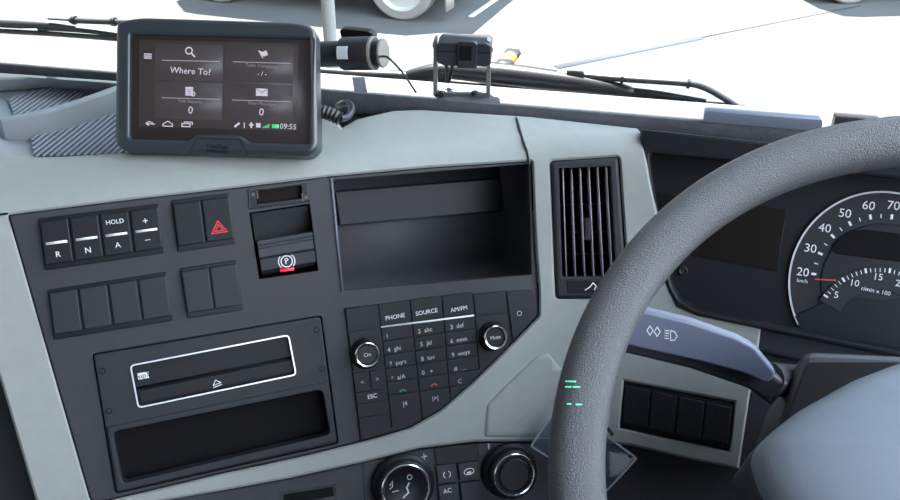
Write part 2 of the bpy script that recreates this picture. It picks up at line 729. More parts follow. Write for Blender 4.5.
finish('trim_panel', sheet(trim_px, [rnd(fascia_px, 2, 2), vent_px, rsw_px, TRO], 0, .012, inv=DI), 'trim', dash, angle=28)
TD = .022
tray_o = [(-34, 79), (0, 80), (45, 78), (118, 85.5), (160, 91), (200, 108), (190, 148), (118, 153.5), (60, 157), (25, 157.5), (4, 151), (-14, 136), (-30, 112)]
tray_i = [(-14, 92), (4, 90), (50, 86), (118, 92), (150, 96), (182, 108), (176, 144), (118, 148.5), (62, 151), (36, 150.5), (22, 143), (10, 130), (-6, 108)]
# charcoal backing behind everything
cubby_px = [(333.5, 180), (528.5, 164), (531.5, 274.5), (344, 291)]
base_px = [(-300, 40), (0, 62), (300, 84), (420, 98), (637, 116), (900, 140), (1250, 180), (1250, 620), (-120, 640), (-300, 300)]
big_cub = [(325, 170), (537, 154), (540, 282), (336, 300)]
finish('backing', sheet(base_px, [big_cub], -.062, .01, step=30, r=1, inv=DI), 'dark', dash, angle=60)

# charcoal centre panel with its openings
card_px = [(248.8, 189.4), (307, 182.2), (308.6, 201.2), (250.2, 209)]
pb_px = [(249.4, 212.8), (309.5, 204), (318, 270.5), (259.3, 279.3)]
disc_px = [(92, 354), (321.5, 315.5), (338.5, 443.5), (115, 494)]
key_px = [(344.5, 308), (505.5, 290.5), (533, 290), (537, 293), (537.5, 315), (505, 350), (470, 384), (440, 410), (410, 427), (380, 435.5), (360.5, 441)]
PF = P1


def dl(px, h=0, fr=None):
    fr = fr or D
    return fr.L(px, h)


# D shares P1's axes, so panel coordinates are D's with this height offset
HD = .03     # height of the P1 surface in D


def dh(h):
    return h + HD


finish('centre_panel', plate(rnd(dl(inset(ccw(fascia_px), .8)[::1], dh(-.001)), .002, 3), dh(-.012), dh(-.001), .0012,
                             holes=[rnd(dl(cubby_px, dh(-.001)), .0015, 2), dl(card_px, dh(-.001)), dl(pb_px, dh(-.001)), rnd(dl(disc_px, dh(-.001)), .003, 2)],
                             hr=.0008), 'fascia', dash)
# bright left lip of the cubby
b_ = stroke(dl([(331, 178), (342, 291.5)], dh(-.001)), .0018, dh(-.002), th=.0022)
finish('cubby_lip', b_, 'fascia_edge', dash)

# storage cubby: a box let into the panel
def cubby():
    dp = .085
    q = [(x, y, dh(-.003)) for x, y in dl([(332.5, 178.5), (529.5, 162.5), (532.5, 276), (343, 292.5)], dh(-.003))]
    z = dh(-.003 - dp)
    # the floor rises towards the back
    f = [(q[0][0], q[0][1], z), (q[1][0], q[1][1], z), (q[2][0], q[2][1] + .010, z), (q[3][0], q[3][1] + .010, z)]
    bm = bmesh.new()
    a = [bm.verts.new(p) for p in q]
    b = [bm.verts.new(p) for p in f]
    for i in range(4):
        bm.faces.new((a[i], a[(i + 1) % 4], b[(i + 1) % 4], b[i]))
    bm.faces.new(b)
    o = finish('storage_cubby', bm, 'fascia', dash)
    # blank display set into the back wall, and a shelf lip under it
    fr = D.at(420, 235, dh(-.003 - dp))
    w_ = f[1][0] - f[0][0]
    x0, x1 = f[0][0] + .012, f[1][0] - .004
    ytop = max(f[0][1], f[1][1])
    bm = bmesh.new()
    plate([(x0, f[0][1] - .012), (x1, f[1][1] - .012), (x1, f[1][1] - .046), (x0, f[0][1] - .046)], z + .0005, z + .008, .001, bm=bm)
    c = finish('blank_display', bm, 'black', o)
    return o


cubby()
# dark lower panel for driver's side and heater area
low_px = [(760, 322), (900, 352), (1250, 430), (1250, 640), (560, 640), (560, 430), (632, 440), (739, 462), (750, 390)]
L3 = P3.at(700, 480, 0)
bm = plate([(D.I @ L3.M @ Vector((x, y, 0)))[:2] for x, y in [(0, 0), (.01, 0), (.01, .01)]], 0, .001)
bm.free()


def p3part(name, px, w0, w1, m, r=.0015, holes=(), rr=0):
    bm = plate(rnd(P3.L(px, w1), rr, 4) if rr else P3.L(px, w1), w0, w1, r, holes=[P3.L(h, w1) for h in holes])
    bm.transform(D.I @ P3.M)
    return finish(name, bm, m, dash)


p3part('knee_panel', low_px, -.03, -.014, 'fascia', .002)
p3part('knee_panel', [(735, 318), (900, 352), (1250, 425), (1250, 470), (900, 385), (738, 347)], -.014, -.004, 'dark', .003)
# textured insert on the lower band
ins_px = rnd([(484.5, 437), (487, 405), (500, 391), (538, 355), (548, 353), (560, 368), (610, 372), (610, 436)], 3, 3)
finish('textured_insert', sheet(ins_px, [], .0012, .004, step=12, r=1.2, inv=DI, rw=.0012), 'grille', dash, angle=60)
# seam between the centre and the air vent section
sm = [S(x, y, .0004) for x, y in [(516.5, 118), (520, 130), (524, 143), (527.5, 153), (529.5, 164)]]
finish('seam', tube([DI @ p for p in curve(sm, 3)], .0011, 6), 'black', dash)
sm = [S(x, y, .0004) for x, y in [(-60, 221), (-20, 217), (8, 213.5)]]
finish('seam', tube([DI @ p for p in sm], .0009, 6), 'black', dash)

# tray let into the top on the passenger side: two ribbed rubber mats, a curved divider and a raised rim
def topS(px, py, h=0):
    return P4.X(px, py, h)


def mat_sheet(px):
    """ribbed mat lying on the tray floor"""
    loc = P4.L(px, .002 - TD)
    bm = bmesh.new()
    T = DI @ P4.M @ Matrix.Translation((0, 0, -TD))
    plate(loc, .0005, .002, bm=bm, mi=1)
    # ribs run across the mat at a slant
    dirv = Vector(P4.P(90, 105, -TD)) - Vector(P4.P(60, 128, -TD))
    dirv.normalize()
    nor = Vector((-dirv.y, dirv.x))
    pr = [Vector(p).dot(nor) for p in loc]
    k0 = min(pr)
    pitch = .0060
    n = int((max(pr) - k0) / pitch)
    for k in range(n + 1):
        c = k0 + (k + .5) * pitch
        hits = []
        for i in range(len(loc)):
            a, b = Vector(loc[i - 1]), Vector(loc[i])
            da, db = a.dot(nor) - c, b.dot(nor) - c
            if da * db < 0:
                hits.append(a.lerp(b, da / (da - db)))
        if len(hits) >= 2:
            hits.sort(key=lambda p: p.dot(dirv))
            stroke([hits[0], hits[-1]], .0015, .002, bm=bm, th=.0018)
    bm.transform(T)
    return finish('ribbed_mat', bm, ['mat_rubber', 'mat_groove'], dash)


mat_sheet([(8, 99), (48, 88), (118, 93), (118, 97), (100, 100), (60, 108), (15, 118)])
mat_sheet([(31, 138), (60, 128), (122, 106), (140, 150), (122, 155), (34, 157)])
# divider wall between the two mats
rowsA = [(-4, 117, .0), (1, 119, .0), (20, 117, .001), (45, 111.5, .002), (75, 103, .003), (100, 94, .004), (125, 85, .004), (150, 77, .004)]
bm = bmesh.new()
prev = None
for x, y, hgt in rowsA:
    tp = topS(x, y, hgt)
    hgt += TD
    cols = [tp - P4.w * (hgt + .0) - P4.v * .004, tp - P4.w * (hgt * .55) - P4.v * .0030, tp - P4.w * .002 - P4.v * .0015, tp,
            tp + P4.v * .007, tp + P4.v * .009 - P4.w * .002, tp + P4.v * .010 - P4.w * hgt]
    cur = [bm.verts.new(DI @ c) for c in cols]
    if prev:
        for k in range(len(cur) - 1):
            bm.faces.new((prev[k], prev[k + 1], cur[k + 1], cur[k]))
    prev = cur
finish('tray_divider', bm, 'tray', dash, angle=22)
# walls and floor of the tray
ti = rnd([(-14, 92), (4, 90), (50, 86), (118, 92), (150, 96), (182, 108), (176, 144), (118, 148.5), (62, 151), (36, 150.5), (22, 143), (10, 130), (-6, 108)], 8, 3)
bm = bmesh.new()
rows = []
for k in range(6):
    a = k / 5
    rows.append([bm.verts.new(DI @ (S(x0, y0, -.002 - TD * sin(a * pi / 2) * 0).lerp(P4.X(x1, y1, -TD), a) - P4.w * (.006 * sin(a * pi)))) for (x0, y0), (x1, y1) in zip(TRO, ti)])
n_ = len(TRO)
for k in range(5):
    for i in range(n_):
        bm.faces.new((rows[k][i], rows[k][(i + 1) % n_], rows[k + 1][(i + 1) % n_], rows[k + 1][i]))
bm.faces.new(rows[-1])
finish('tray', bm, 'mat_rubber' if 0 else 'tray', dash, angle=60)

# ================================================================== LEDGE under the windscreen
LF = Fr(CAM + XC * 0 + YC * (LY + .025) + ZC * (LZ - .02), XC, YC, ZC)
led = thing('dashboard_ledge', 'long dark grainy ledge running along the foot of the windscreen', 'ledge', LF)
bm = bmesh.new()
prof = [(-.025, -.003), (-.0262, .001), (-.0262, .0185), (-.0256, .0197), (-.0245, .020), (.027, .020), (.027, -.03), (-.018, -.03), (-.018, -.003)]
rows = []
for x in [-1.45 + i * .09 for i in range(26)]:
    rows.append([bm.verts.new((x, y, z)) for y, z in prof])
for i in range(len(rows) - 1):
    for k in range(len(prof)):
        bm.faces.new((rows[i][k], rows[i][(k + 1) % len(prof)], rows[i + 1][(k + 1) % len(prof)], rows[i + 1][k]))
bm.faces.new(rows[0])
bm.faces.new(rows[-1])
finish('lip', bm, 'ledge', led)
LT = Fr(CAM + ZC * LZ, XC, YC, ZC)     # top surface of the ledge
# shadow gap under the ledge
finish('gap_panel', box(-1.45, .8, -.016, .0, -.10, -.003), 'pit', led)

# ================================================================== SWITCH BANKS
def icon_none(fr, q, h):
    return None


def bank(name, label, cat, q, n, fr0, group=None, marks=None, face='key', pn='rocker_switch'):
    c = mid(q)
    f = fr0.at(*c, .0)
    t = thing(name, label, cat, f, group)
    h0 = .0008
    finish('housing', plate(rnd(f.L(q, h0), .0015, 2), -.008, h0, .0006), 'black', t)
    W = (Vector(f.P(*q[1])) - Vector(f.P(*q[0]))).length
    for i in range(n):
        g = .018
        hk = .0042
        kq = sub(q, (i + g * .9) / n + .003, (i + 1 - g * .9) / n - .003, .07, .90)
        P = f.L(kq, hk)
        k = finish(pn, plate(rnd(P, .001, 2), h0 - .001, hk, .0012), face, t)
        # the rocker's dark waist at top edge
        tq = sub(kq, .05, .95, .0, .10)
        if marks and marks[i]:
            marks[i](k, f, kq, hk)
    return t


def gear_mark(top, bot):
    def fn(k, f, q, h):
        ux = Vector(f.P(*bil(q, 1, .5), h)) - Vector(f.P(*bil(q, 0, .5), h))
        ang = atan2(ux.y, ux.x)
        bm = stroke(f.L([bil(q, .12, .52), bil(q, .88, .52)], h), .0021, h)
        finish('line', bm, 'white', k)
        it = []
        if top:
            it.append((top[0], top[1], *f.P(*bil(q, .5, top[2]), h), ang))
        it.append((bot[0], bot[1], *f.P(*bil(q, .5, bot[2]), h), ang))
        finish('lettering', letters(it, h, th=.0003), 'white', k)
    return fn


bank('gear_selector', 'black four-key gear selector marked R N A HOLD plus and minus', 'gear selector',
     [(38, 218.5), (158.5, 203.5), (164.5, 253), (45, 270.5)], 4, P1,
     marks=[gear_mark(None, ('R', .0068, .80)), gear_mark(None, ('N', .0068, .80)),
            gear_mark(('HOLD', .0052, .22), ('A', .0068, .78)), gear_mark(('+', .0085, .30), ('–', .0085, .74))], pn='selector_key')
bank('blank_switch_bank', 'bank of four blank black rockers below the gear selector', 'switch bank',
     [(47.5, 290), (166.5, 272), (173, 320.5), (54, 340)], 4, P1, face='dark')


def hazard(k, f, q, h):
    c = f.P(*bil(q, .5, .72), h)
    s = .0075
    bm = None
    for r_, wd in ((1, .0009), (.52, .0008)):
        tri = [(c[0] + s * r_ * cos(radians(a)), c[1] + s * r_ * sin(radians(a)) * .9) for a in (90, 210, 330)]
        bm = stroke(tri, wd, h, bm=bm, closed=True)
    finish('hazard_triangle', bm, 'red', k)


bank('hazard_switch_bank', 'pair of black rockers, the right one with a red hazard triangle', 'switch bank',
     [(171.5, 200.5), (229, 193), (235.5, 243.5), (178, 252)], 2, P1, marks=[None, hazard])
bank('blank_switch_pair', 'pair of blank black rockers below the hazard switch', 'switch bank',
     [(180, 268.5), (237, 260), (243, 310), (187.5, 318.5)], 2, P1, face='dark')
bank('driver_switch_bank', 'bank of four blank black rockers behind the steering wheel, under the stalk', 'switch bank',
     [(624.5, 382.5), (733, 404.5), (728, 449.5), (620.5, 427.5)], 4, P3)

# ------------------------------------------------------------------ card slot
f = P1.at(278, 196, 0)
t = thing('card_slot', 'brown-black empty card slot module above the parking brake', 'card slot', f)
finish('housing', plate(f.L(card_px, 0), -.03, -.012, 0), 'pit', t)
bm = plate(f.L(card_px, .0004), -.012, .0004, .0004, holes=[f.L(sub(card_px, .12, .90, .12, .80), .0004)])
finish('frame', bm, 'black', t)
finish('flap', plate(f.L(sub(card_px, .13, .89, .10, .84), -.006), -.010, -.005, .0004), mat('brownblack', (.010, .006, .005), .6, spec=.1) and 'brownblack', t)
bm = stroke(f.L([bil(card_px, .0, .98), bil(card_px, .0, .02), bil(card_px, 1, .0), bil(card_px, 1, .95)], .0004), .0006, .0004)
stroke(f.L([bil(card_px, .14, .12), bil(card_px, .14, .52)], .0), .0012, .0004, bm=bm)
stroke(f.L([bil(card_px, .90, .55), bil(card_px, .90, .95)], .0), .0012, .0004, bm=bm)
finish('edge', bm, mat('edge_grey', (.06, .06, .065), .4) and 'edge_grey', t)
for s_, t_ in ((.06, .28), (.95, .78)):
    finish('screw', lathe([(.0018, 0), (.0018, .0012), (.0008, .0014)], f.P(*bil(card_px, s_, t_), 0), 10), 'edge_grey', t)

# ------------------------------------------------------------------ parking brake
f = P1.at(284, 242, 0)
t = thing('parking_brake_lever', 'black parking brake lever with P symbol and red light', 'parking brake', f)
# recess
Q = pb_px
q2 = f.L(Q, -.001)
bm = bmesh.new()
a = [bm.verts.new((x, y, -.001)) for x, y in q2]
b_ = [bm.verts.new((x, y, -.032)) for x, y in q2]
for i in range(4):
    bm.faces.new((a[i], a[(i + 1) % 4], b_[(i + 1) % 4], b_[i]))
bm.faces.new(b_)
finish('recess', bm, 'black', t)
# sloping concave back of the recess
bm = bmesh.new()
rows = []
for i in range(8):
    k = i / 7
    yy = .02 + k * .50
    hz = -.004 - .018 * sin(k * pi / 2)
    l, r_ = f.P(*bil(Q, .03, yy), hz), f.P(*bil(Q, .97, yy), hz)
    rows.append((bm.verts.new((*l, hz)), bm.verts.new((*r_, hz))))
for i in range(7):
    bm.faces.new((rows[i][0], rows[i][1], rows[i + 1][1], rows[i + 1][0]))
finish('back_scoop', bm, 'fascia', t)
# lever: a wedge with a ribbed grip
bm = bmesh.new()
prof = [(.40, -.016), (.42, .002), (.47, .004), (.49, .003), (.52, .0042), (.54, .003), (.66, .001), (.68, -.002), (.70, .0015), (.86, -.002), (.90, -.008), (.93, -.022)]
rows = []
for t_, hz in prof:
    l, r_ = f.P(*bil(Q, .06, t_ + .02), hz), f.P(*bil(Q, .985, t_), hz)
    rows.append((bm.verts.new((*l, hz)), bm.verts.new((*r_, hz)), bm.verts.new((*r_, -.026)), bm.verts.new((*l, -.026))))
for i in range(len(rows) - 1):
    for k in range(4):
        bm.faces.new((rows[i][k], rows[i][(k + 1) % 4], rows[i + 1][(k + 1) % 4], rows[i + 1][k]))
bm.faces.new(rows[0])
bm.faces.new(rows[-1])
lev = finish('lever', bm, 'shroud', t, angle=15)
hz = .0012
c = f.P(286.7, 261.3, hz)
bm = stroke(arc(c, .0050, 0, 360, 20)[:-1], .0009, hz, closed=True)
stroke(arc(c, .0072, -45, 45, 8), .0008, hz, bm=bm)
stroke(arc(c, .0072, 135, 225, 8), .0008, hz, bm=bm)
letters([('P', .0075, c[0], c[1], .14)], hz, bm=bm)
finish('symbol', bm, 'white', lev)
finish('warning_light', stroke(f.L([(280, 270.7), (294, 268.9)], hz), .0026, hz - .001, th=.002), 'redlit', lev)

# ------------------------------------------------------------------ disc player and tray unit
f = P1.at(215, 404, 0)
t = thing('disc_player_unit', 'black radio bay with chrome-edged disc player above an empty tray', 'disc player', f)
h = .0015
play_px = rnd([(130.5, 365.5), (288.5, 335), (296, 374.5), (138.5, 407.5)], 4, 3)
tray_px = rnd([(112.5, 432), (322.5, 389.5), (330.5, 434.5), (122, 484)], 6, 3)
finish('faceplate', plate(rnd(f.L(inset(ccw(disc_px), 1.2), h), .003, 2), -.01, h, .0012, holes=[f.L(play_px, h), f.L(tray_px, h)], hr=.0005), 'dark', t)
bm = plate(f.L(play_px, -.003), -.01, -.0035, .001)
pl = finish('disc_player', bm, 'key', t)
finish('chrome_surround', stroke(f.L(play_px, h), .0012, h - .0005, closed=True, th=.0014), mat('bright_edge', (.85, .87, .92), .25, metal=.3) and 'bright_edge', pl)
bm = stroke(f.L([(136, 388.5), (291, 357.5)], -.003), .0022, -.0036, th=.0012)
finish('disc_slot', bm, 'pit', pl)
finish('lower_flap', plate(f.L([(138.5, 390.5), (291, 360), (294, 371.5), (140.5, 403)], -.001), -.004, -.001, .0008), 'key', pl)
badge = finish('badge', plate(f.L([(137.3, 373.6), (148.3, 371.6), (149, 378), (138, 380)], -.0025), -.004, -.0026, .0003), 'white', pl)
finish('badge_lettering', letters([('mp3', .0062, *f.P(143, 375.8, -.0026), .2)], -.0026), 'key', badge)
c = f.P(217, 384, -.001)
sc_ = .0034
ca, sa = cos(.2), sin(.2)


def rot2(p, c, s=1, a=.2):
    return (c[0] + s * (p[0] * cos(a) - p[1] * sin(a)), c[1] + s * (p[0] * sin(a) + p[1] * cos(a)))


bm = stroke([rot2(p, c, sc_) for p in ((-1, 0), (1, 0), (0, 1.1))], .0006, -.001, closed=True)
stroke([rot2(p, c, sc_) for p in ((-1.1, -.55), (1.1, -.55))], .0006, -.001, bm=bm)
finish('eject_symbol', bm, 'white', pl)
for x, y in ((102.5, 371), (109, 411), (316.8, 330), (322.3, 368.5)):
    finish('screw', lathe([(.0026, 0), (.0026, .002), (.0022, .0022), (.0018, .0008)], f.P(x, y, h), 14), 'pit', t)
# storage tray: frame ring and deep interior
tr_out = rnd([(106.5, 427), (328, 381.5), (336, 441), (117, 492.5)], 3, 3)
ring = finish('storage_tray', plate(f.L(tr_out, .003), h - .001, .003, .0012, holes=[f.L(tray_px, .003)], hr=.001), 'dark', t)
q2 = f.L(tray_px, 0)
bm = bmesh.new()
a = [bm.verts.new((x, y, .001)) for x, y in q2]
b_ = [bm.verts.new((x, y, -.016)) for x, y in q2]
n_ = len(a)
for i in range(n_):
    bm.faces.new((a[i], a[(i + 1) % n_], b_[(i + 1) % n_], b_[i]))
bm.faces.new(b_)
finish('tray_interior', bm, 'pit', ring)

# ------------------------------------------------------------------ radio keypad
f = P1.at(440, 350, 0)
t = thing('radio_keypad', 'black radio and phone keypad with two round knobs and small keys', 'radio controls', f)
h = .0005
finish('faceplate', plate(rnd(f.L(key_px, h), .0015, 2), -.008, h, .0005), 'black', t)


def kz(x, y):      # from the 3.333x close-up of the keypad to the photograph
    return (330 + x / 3.3333, 280 + y / 3.3333)


def clip(P, lim):
    """keep the part of the polygon on the upper-left of the slanted lower edge"""
    for (ax, ay), (bx, by) in lim:
        out = []
        n = len(P)
        for i in range(n):
            p, q = P[i - 1], P[i]
            dp = (bx - ax) * (p[1] - ay) - (by - ay) * (p[0] - ax)
            dq = (bx - ax) * (q[1] - ay) - (by - ay) * (q[0] - ax)
            if dp * dq < 0:
                k = dp / (dp - dq)
                out.append((p[0] + (q[0] - p[0]) * k, p[1] + (q[1] - p[1]) * k))
            if dq >= 0:
                out.append(q)
        P = out
        if len(P) < 3:
            return []
    return P


edge = [(f.P(539, 312), f.P(504, 349.5)), (f.P(505, 349), f.P(439, 409.5)), (f.P(441, 408.5), f.P(408, 426.5)), (f.P(410, 426), f.P(358, 440.5))]
# orient: keypad centre must be on the positive side
cc = f.P(420, 340)
edge = [(a, b_) if (b_[0] - a[0]) * (cc[1] - a[1]) - (b_[1] - a[1]) * (cc[0] - a[0]) > 0 else (b_, a) for a, b_ in edge]
KR = .155      # slope of the rows in the frame


def key(px4, marks=None, name='key', hk=.0024, m='key'):
    P = f.L(px4, hk)
    P = inset(ccw(P), .00045)
    P = clip(P, edge)
    if len(P) < 3 or abs(area(P)) < 1e-5:
        return None
    k = finish(name, plate(ccw(P), -.002, hk, .0006), m, t)
    if marks:
        groups = {}
        for s, sz, x, y, mm in marks:
            groups.setdefault(mm, []).append((s, sz, *f.P(*kz(x, y), hk), 0.0, 'CENTER'))
        for mm, it in groups.items():
            finish('lettering', letters(it, hk, th=.00025), mm, k)
    return k


def col_x(c, y):       # column boundary c at close-up height y
    tx = [(50, 95), (160, 80), (265, 65), (372, 52), (477, 45), (585, 38)][c]
    bx = [(100, 515), (205, 490), (308, 470), (405, 450), (508, 432), (610, 410)][c]
    k = (y - tx[1]) / (bx[1] - tx[1])
    return tx[0] + (bx[0] - tx[0]) * k


def cell(c, y0, y1, slope=-.125):
    """cell between columns c, c+1; y0,y1 at the left boundary"""
    xl0, xl1 = col_x(c, y0), col_x(c, y1)
    wd = col_x(c + 1, y0) - xl0
    xr0, xr1 = col_x(c + 1, y0 + slope * wd), col_x(c + 1, y1 + slope * wd)
    return [kz(xl0, y0), kz(xr0, y0 + slope * wd), kz(xr1, y1 + slope * wd), kz(xl1, y1)]


sz = .0058
key(cell(0, 95, 170))
names = [('PHONE', 217, 123), ('SOURCE', 322, 107), ('AM/FM', 430, 97)]
for c, (s, x, y) in zip((1, 2, 3), names):
    y0 = (80, 65, 52)[c - 1]
    key(cell(c, y0, y0 + 74), [(s, .0056, x, y, 'white')])
key(cell(4, 45, 117, -.06))
txt = [[('1', 190, 187), ('2  abc', 317, 168), ('3  def', 423, 154)],
       [('4  ghi', 214, 230), ('5  jkl', 320, 212), ('6  mno', 429, 200)],
       [('7  pqrs', 226, 276), ('8  tuv', 326, 260), ('9  wxyz', 436, 245)],
       [('*  a/A', 228, 325), ('0   +', 325, 307), ('#  __', 434, 293)],
       [(None, 0, 0), (None, 0, 0), ('C', 433, 338)]]
for r_ in range(5):
    for c in (1, 2, 3):
        y0 = 159 + r_ * 45 - (c - 1) * 14.5
        s, x, y = txt[r_][c - 1]
        k = key(cell(c, y0, y0 + 45), [(s, sz, x, y, 'dim')] if s else None)
        if r_ == 4 and c < 3 and k:
            x, y = ((243, 371), (347, 352))[c - 1]
            cx_, cy_ = f.P(*kz(x, y), .0024)
            bm = stroke(arc((cx_, cy_ - .002), .0034, 30, 150, 8), .0014, .0024)
            finish('handset_symbol', bm, ('greendim', 'reddim')[c - 1], k)
for c in (1, 2, 3):
    y0 = 159 + 225 - (c - 1) * 14.5
    key(cell(c, y0, y0 + 110), [(('|4', .0062, 250, 412, 'dim'), ('|>|', .0056, 351, 394, 'dim'), None)[c - 1]] if c < 3 else None)
# left column
left = cell(0, 172, 306)
key(left)
wl = cell(0, 308, 372)
key(sub(wl, 0, .5), [('<', .006, 108, 341, 'dim')])
key(sub(wl, .5, 1), [('>', .006, 158, 331, 'dim')])
key(cell(0, 375, 410), [('ESC', .0055, 141, 388, 'white')])
key(cell(0, 413, 455))
key(cell(0, 458, 540))
# right column
key(cell(4, 119, 300, -.06))
key([kz(587, 38), kz(664, 32), kz(690, 45), kz(698, 230), kz(612, 230)])
bm = stroke(arc(f.P(*kz(631, 111), .0024), .0022, 0, 360, 16)[:-1], .0004, .0024, closed=True)
finish('power_symbol', bm, 'dim', t)
finish('white_line', stroke(f.L([kz(169, 157), kz(480, 118)], .0024), .0016, .0022, th=.0004), 'white', t)


def knob(f, t, px, py, R, label=None, txt=None, body_r=None, hh=.012, ringw=.0012, bm_mark=None, sizet=.005):
    c = f.P(px, py, hh)
    body_r = body_r or R
    finish('knob_skirt', lathe([(body_r * 1.13, -.001), (body_r * 1.13, .0025), (body_r * 1.06, .004), (body_r * 1.02, .0045)], c, 40), 'black', t)
    k = finish('knob', lathe([(body_r, .004), (body_r, hh - .002), (body_r * .96, hh - .0006), (body_r * .9, hh), (R * .74, hh), (R * .70, hh - .0008)], c, 40), 'black', t)
    finish('chrome_ring', lathe([(R * .80, hh - .0004), (R * .80 - .0001, hh + .0008), (R * .80 + ringw, hh + .0012), (R * .80 + ringw * 1.6, hh + .0004), (R * .80 + ringw * 1.6, hh - .0004)], c, 40, cap=False), 'chrome', k)
    if txt:
        finish('lettering', letters([(txt, sizet, c[0], c[1], 0)], hh - .0006), 'dim', k)
    return k, c


knob(f, t, *kz(125, 250), .0118, txt='On', body_r=.0128, sizet=.0052)
knob(f, t, *kz(552, 192), .0118, txt='Mute', body_r=.0128, sizet=.0050)

# ------------------------------------------------------------------ heater controls along the bottom
f = P1.at(430, 480, 0)
clim_px = [(120, 506), (225, 491), (290, 479), (363, 463), (420, 449.5), (475, 443), (548, 442.5), (640, 450), (640, 640), (100, 640)]
t = thing('heater_control_panel', 'black heater control panel with two chrome-ringed dials below the grey band', 'heater controls', f)
hq = -.006
finish('faceplate', plate(f.L(clim_px, hq), -.03, hq, .002), 'fascia', t)
kn, c = knob(f, t, 406, 489, .0262, body_r=.0262, hh=.012, ringw=.0014)
bm = stroke([rot2(p, c, .001) for p in ((-13, 9), (-9, 12), (-11, 7), (-14, 6))], .0008, .0114)
stroke(arc((c[0] + .005, c[1] + .010), .0022, 0, 360, 12)[:-1], .0007, .0114, bm=bm, closed=True)
stroke([(c[0] + .004, c[1] + .005), (c[0] + .001, c[1] + .001), (c[0] + .002, c[1] - .004), (c[0] - .004, c[1] - .008)], .0014, .0114, bm=bm)
stroke([(c[0] - .013, c[1]), (c[0] - .007, c[1])], .0008, .0114, bm=bm)
finish('symbol', bm, 'dim', kn)
kn, c = knob(f, t, 514.5, 475, .0235, body_r=.0238, hh=.014, ringw=.0012)
finish('dial_cap', lathe([(.0160, .012), (.0158, .0142), (.0145, .0148), (.0140, .0142)], c, 36), 'black', kn)


def ckey(px, mk=None, m='fascia'):
    k = finish('button', plate(inset(ccw(f.L(px, .0)), .0006), -.01, -.002, .001), m, t)
    if mk:
        mk(k)
    return k


finish('blank_display', plate(f.L([(434.5, 448.5), (478.5, 443.5), (480, 461), (436.5, 465)], -.004), -.01, -.0045, .0006), 'black', t)


def sym_front(k):
    c = f.P(447, 474.5, -.002)
    bm = stroke(arc(c, .0034, 120, 240, 6), .0007, -.002)
    stroke(arc(c, .0034, -60, 60, 6), .0007, -.002, bm=bm)
    finish('symbol', bm, 'white', k)


def sym_rear(k):
    c = f.P(469, 471.5, -.002)
    bm = stroke([(c[0] + .005 * cos(radians(a)), c[1] + .003 * sin(radians(a))) for a in range(0, 360, 30)], .0007, -.002, closed=True)
    stroke([(c[0] - .002, c[1] - .001), (c[0] + .002, c[1] - .001)], .002, -.002, bm=bm)
    finish('symbol', bm, 'white', k)


def sym_ac(k):
    finish('lettering', letters([('AC', .0062, *f.P(447.5, 491, -.002), 0)], -.002), 'white', k)


ckey([(436, 466), (457, 464), (459, 482), (438, 485)], sym_front)
ckey([(458, 464), (480, 461.5), (482, 480), (460, 482)], sym_rear)
ckey([(438, 486), (459, 483.5), (461, 503), (440, 506)], sym_ac)
ckey([(460, 483.5), (482, 481), (484, 500), (462, 503)])
bm = stroke([(f.P(424, 456.5, hq)[0] - .003, f.P(424, 456.5, hq)[1]), (f.P(424, 456.5, hq)[0] + .003, f.P(424, 456.5, hq)[1])], .0012, hq)
c = f.P(424, 456.5, hq)
stroke([(c[0], c[1] - .003), (c[0], c[1] + .003)], .0012, hq, bm=bm)
c = f.P(488.5, 446.5, hq)
stroke([(c[0], c[1] - .003), (c[0], c[1] + .003)], .0018, hq, bm=bm)
finish('symbol', bm, 'dim', t)
finish('seam', stroke(f.L([(362.5, 463), (366, 520)], hq), .0008, hq, th=.0001), 'black', t)
finish('slot', plate(f.L([(283, 494.5), (333, 486.5), (334, 496), (284, 505)], hq), hq - .002, hq + .0004, .0003), 'pit', t)
finish('slot_frame', stroke(f.L([(280.5, 510), (280.5, 493), (335, 484.5), (336.5, 500)], hq), .0009, hq, th=.0008), 'dim' if 0 else 'dark', t)

# ------------------------------------------------------------------ air vent
f = P2.at(588, 228, 0)
t = thing('air_vent', 'tall black air vent with slim vertical vanes between radio and gauges', 'air vent', f)
vo = rnd([(550.8, 161.8), (618.3, 157.2), (628, 297.5), (556.2, 298)], 4)
vi = [(559, 168.3), (610.3, 166.6), (616.5, 276.5), (562.5, 276.8)]
finish('bezel', plate(f.L(vo, .003), -.02, .003, .0030, holes=[f.L(vi, .003)], hr=.0015), 'dark', t)
q2 = f.L(vi, 0)
bm = bmesh.new()
a = [bm.verts.new((x, y, .001)) for x, y in q2]
b_ = [bm.verts.new((x, y, -.045)) for x, y in q2]
for i in range(4):
    bm.faces.new((a[i], a[(i + 1) % 4], b_[(i + 1) % 4], b_[i]))
bm.faces.new(b_)
finish('duct', bm, 'pit', t)
for i in range(6):
    k = .075 + i * .17
    tp, bt = Vector(f.P(*bil(vi, k, .0), 0)), Vector(f.P(*bil(vi, k, 1), 0))
    bm = bmesh.new()
    w2 = .00045
    rows = []
    for q in (tp, bt):
        rows.append([bm.verts.new((q.x - w2, q.y, 0)), bm.verts.new((q.x + w2, q.y, 0)), bm.verts.new((q.x + w2 * .8, q.y, -.016)), bm.verts.new((q.x - w2 * .8, q.y, -.016))])
    for kk in range(4):
        bm.faces.new((rows[0][kk], rows[0][(kk + 1) % 4], rows[1][(kk + 1) % 4], rows[1][kk]))
    bm.faces.new(rows[0])
    bm.faces.new(rows[1])
    finish('vane', bm, mat('vane', (.38, .39, .42), .4) and 'vane' if i == 0 else 'vane', t)
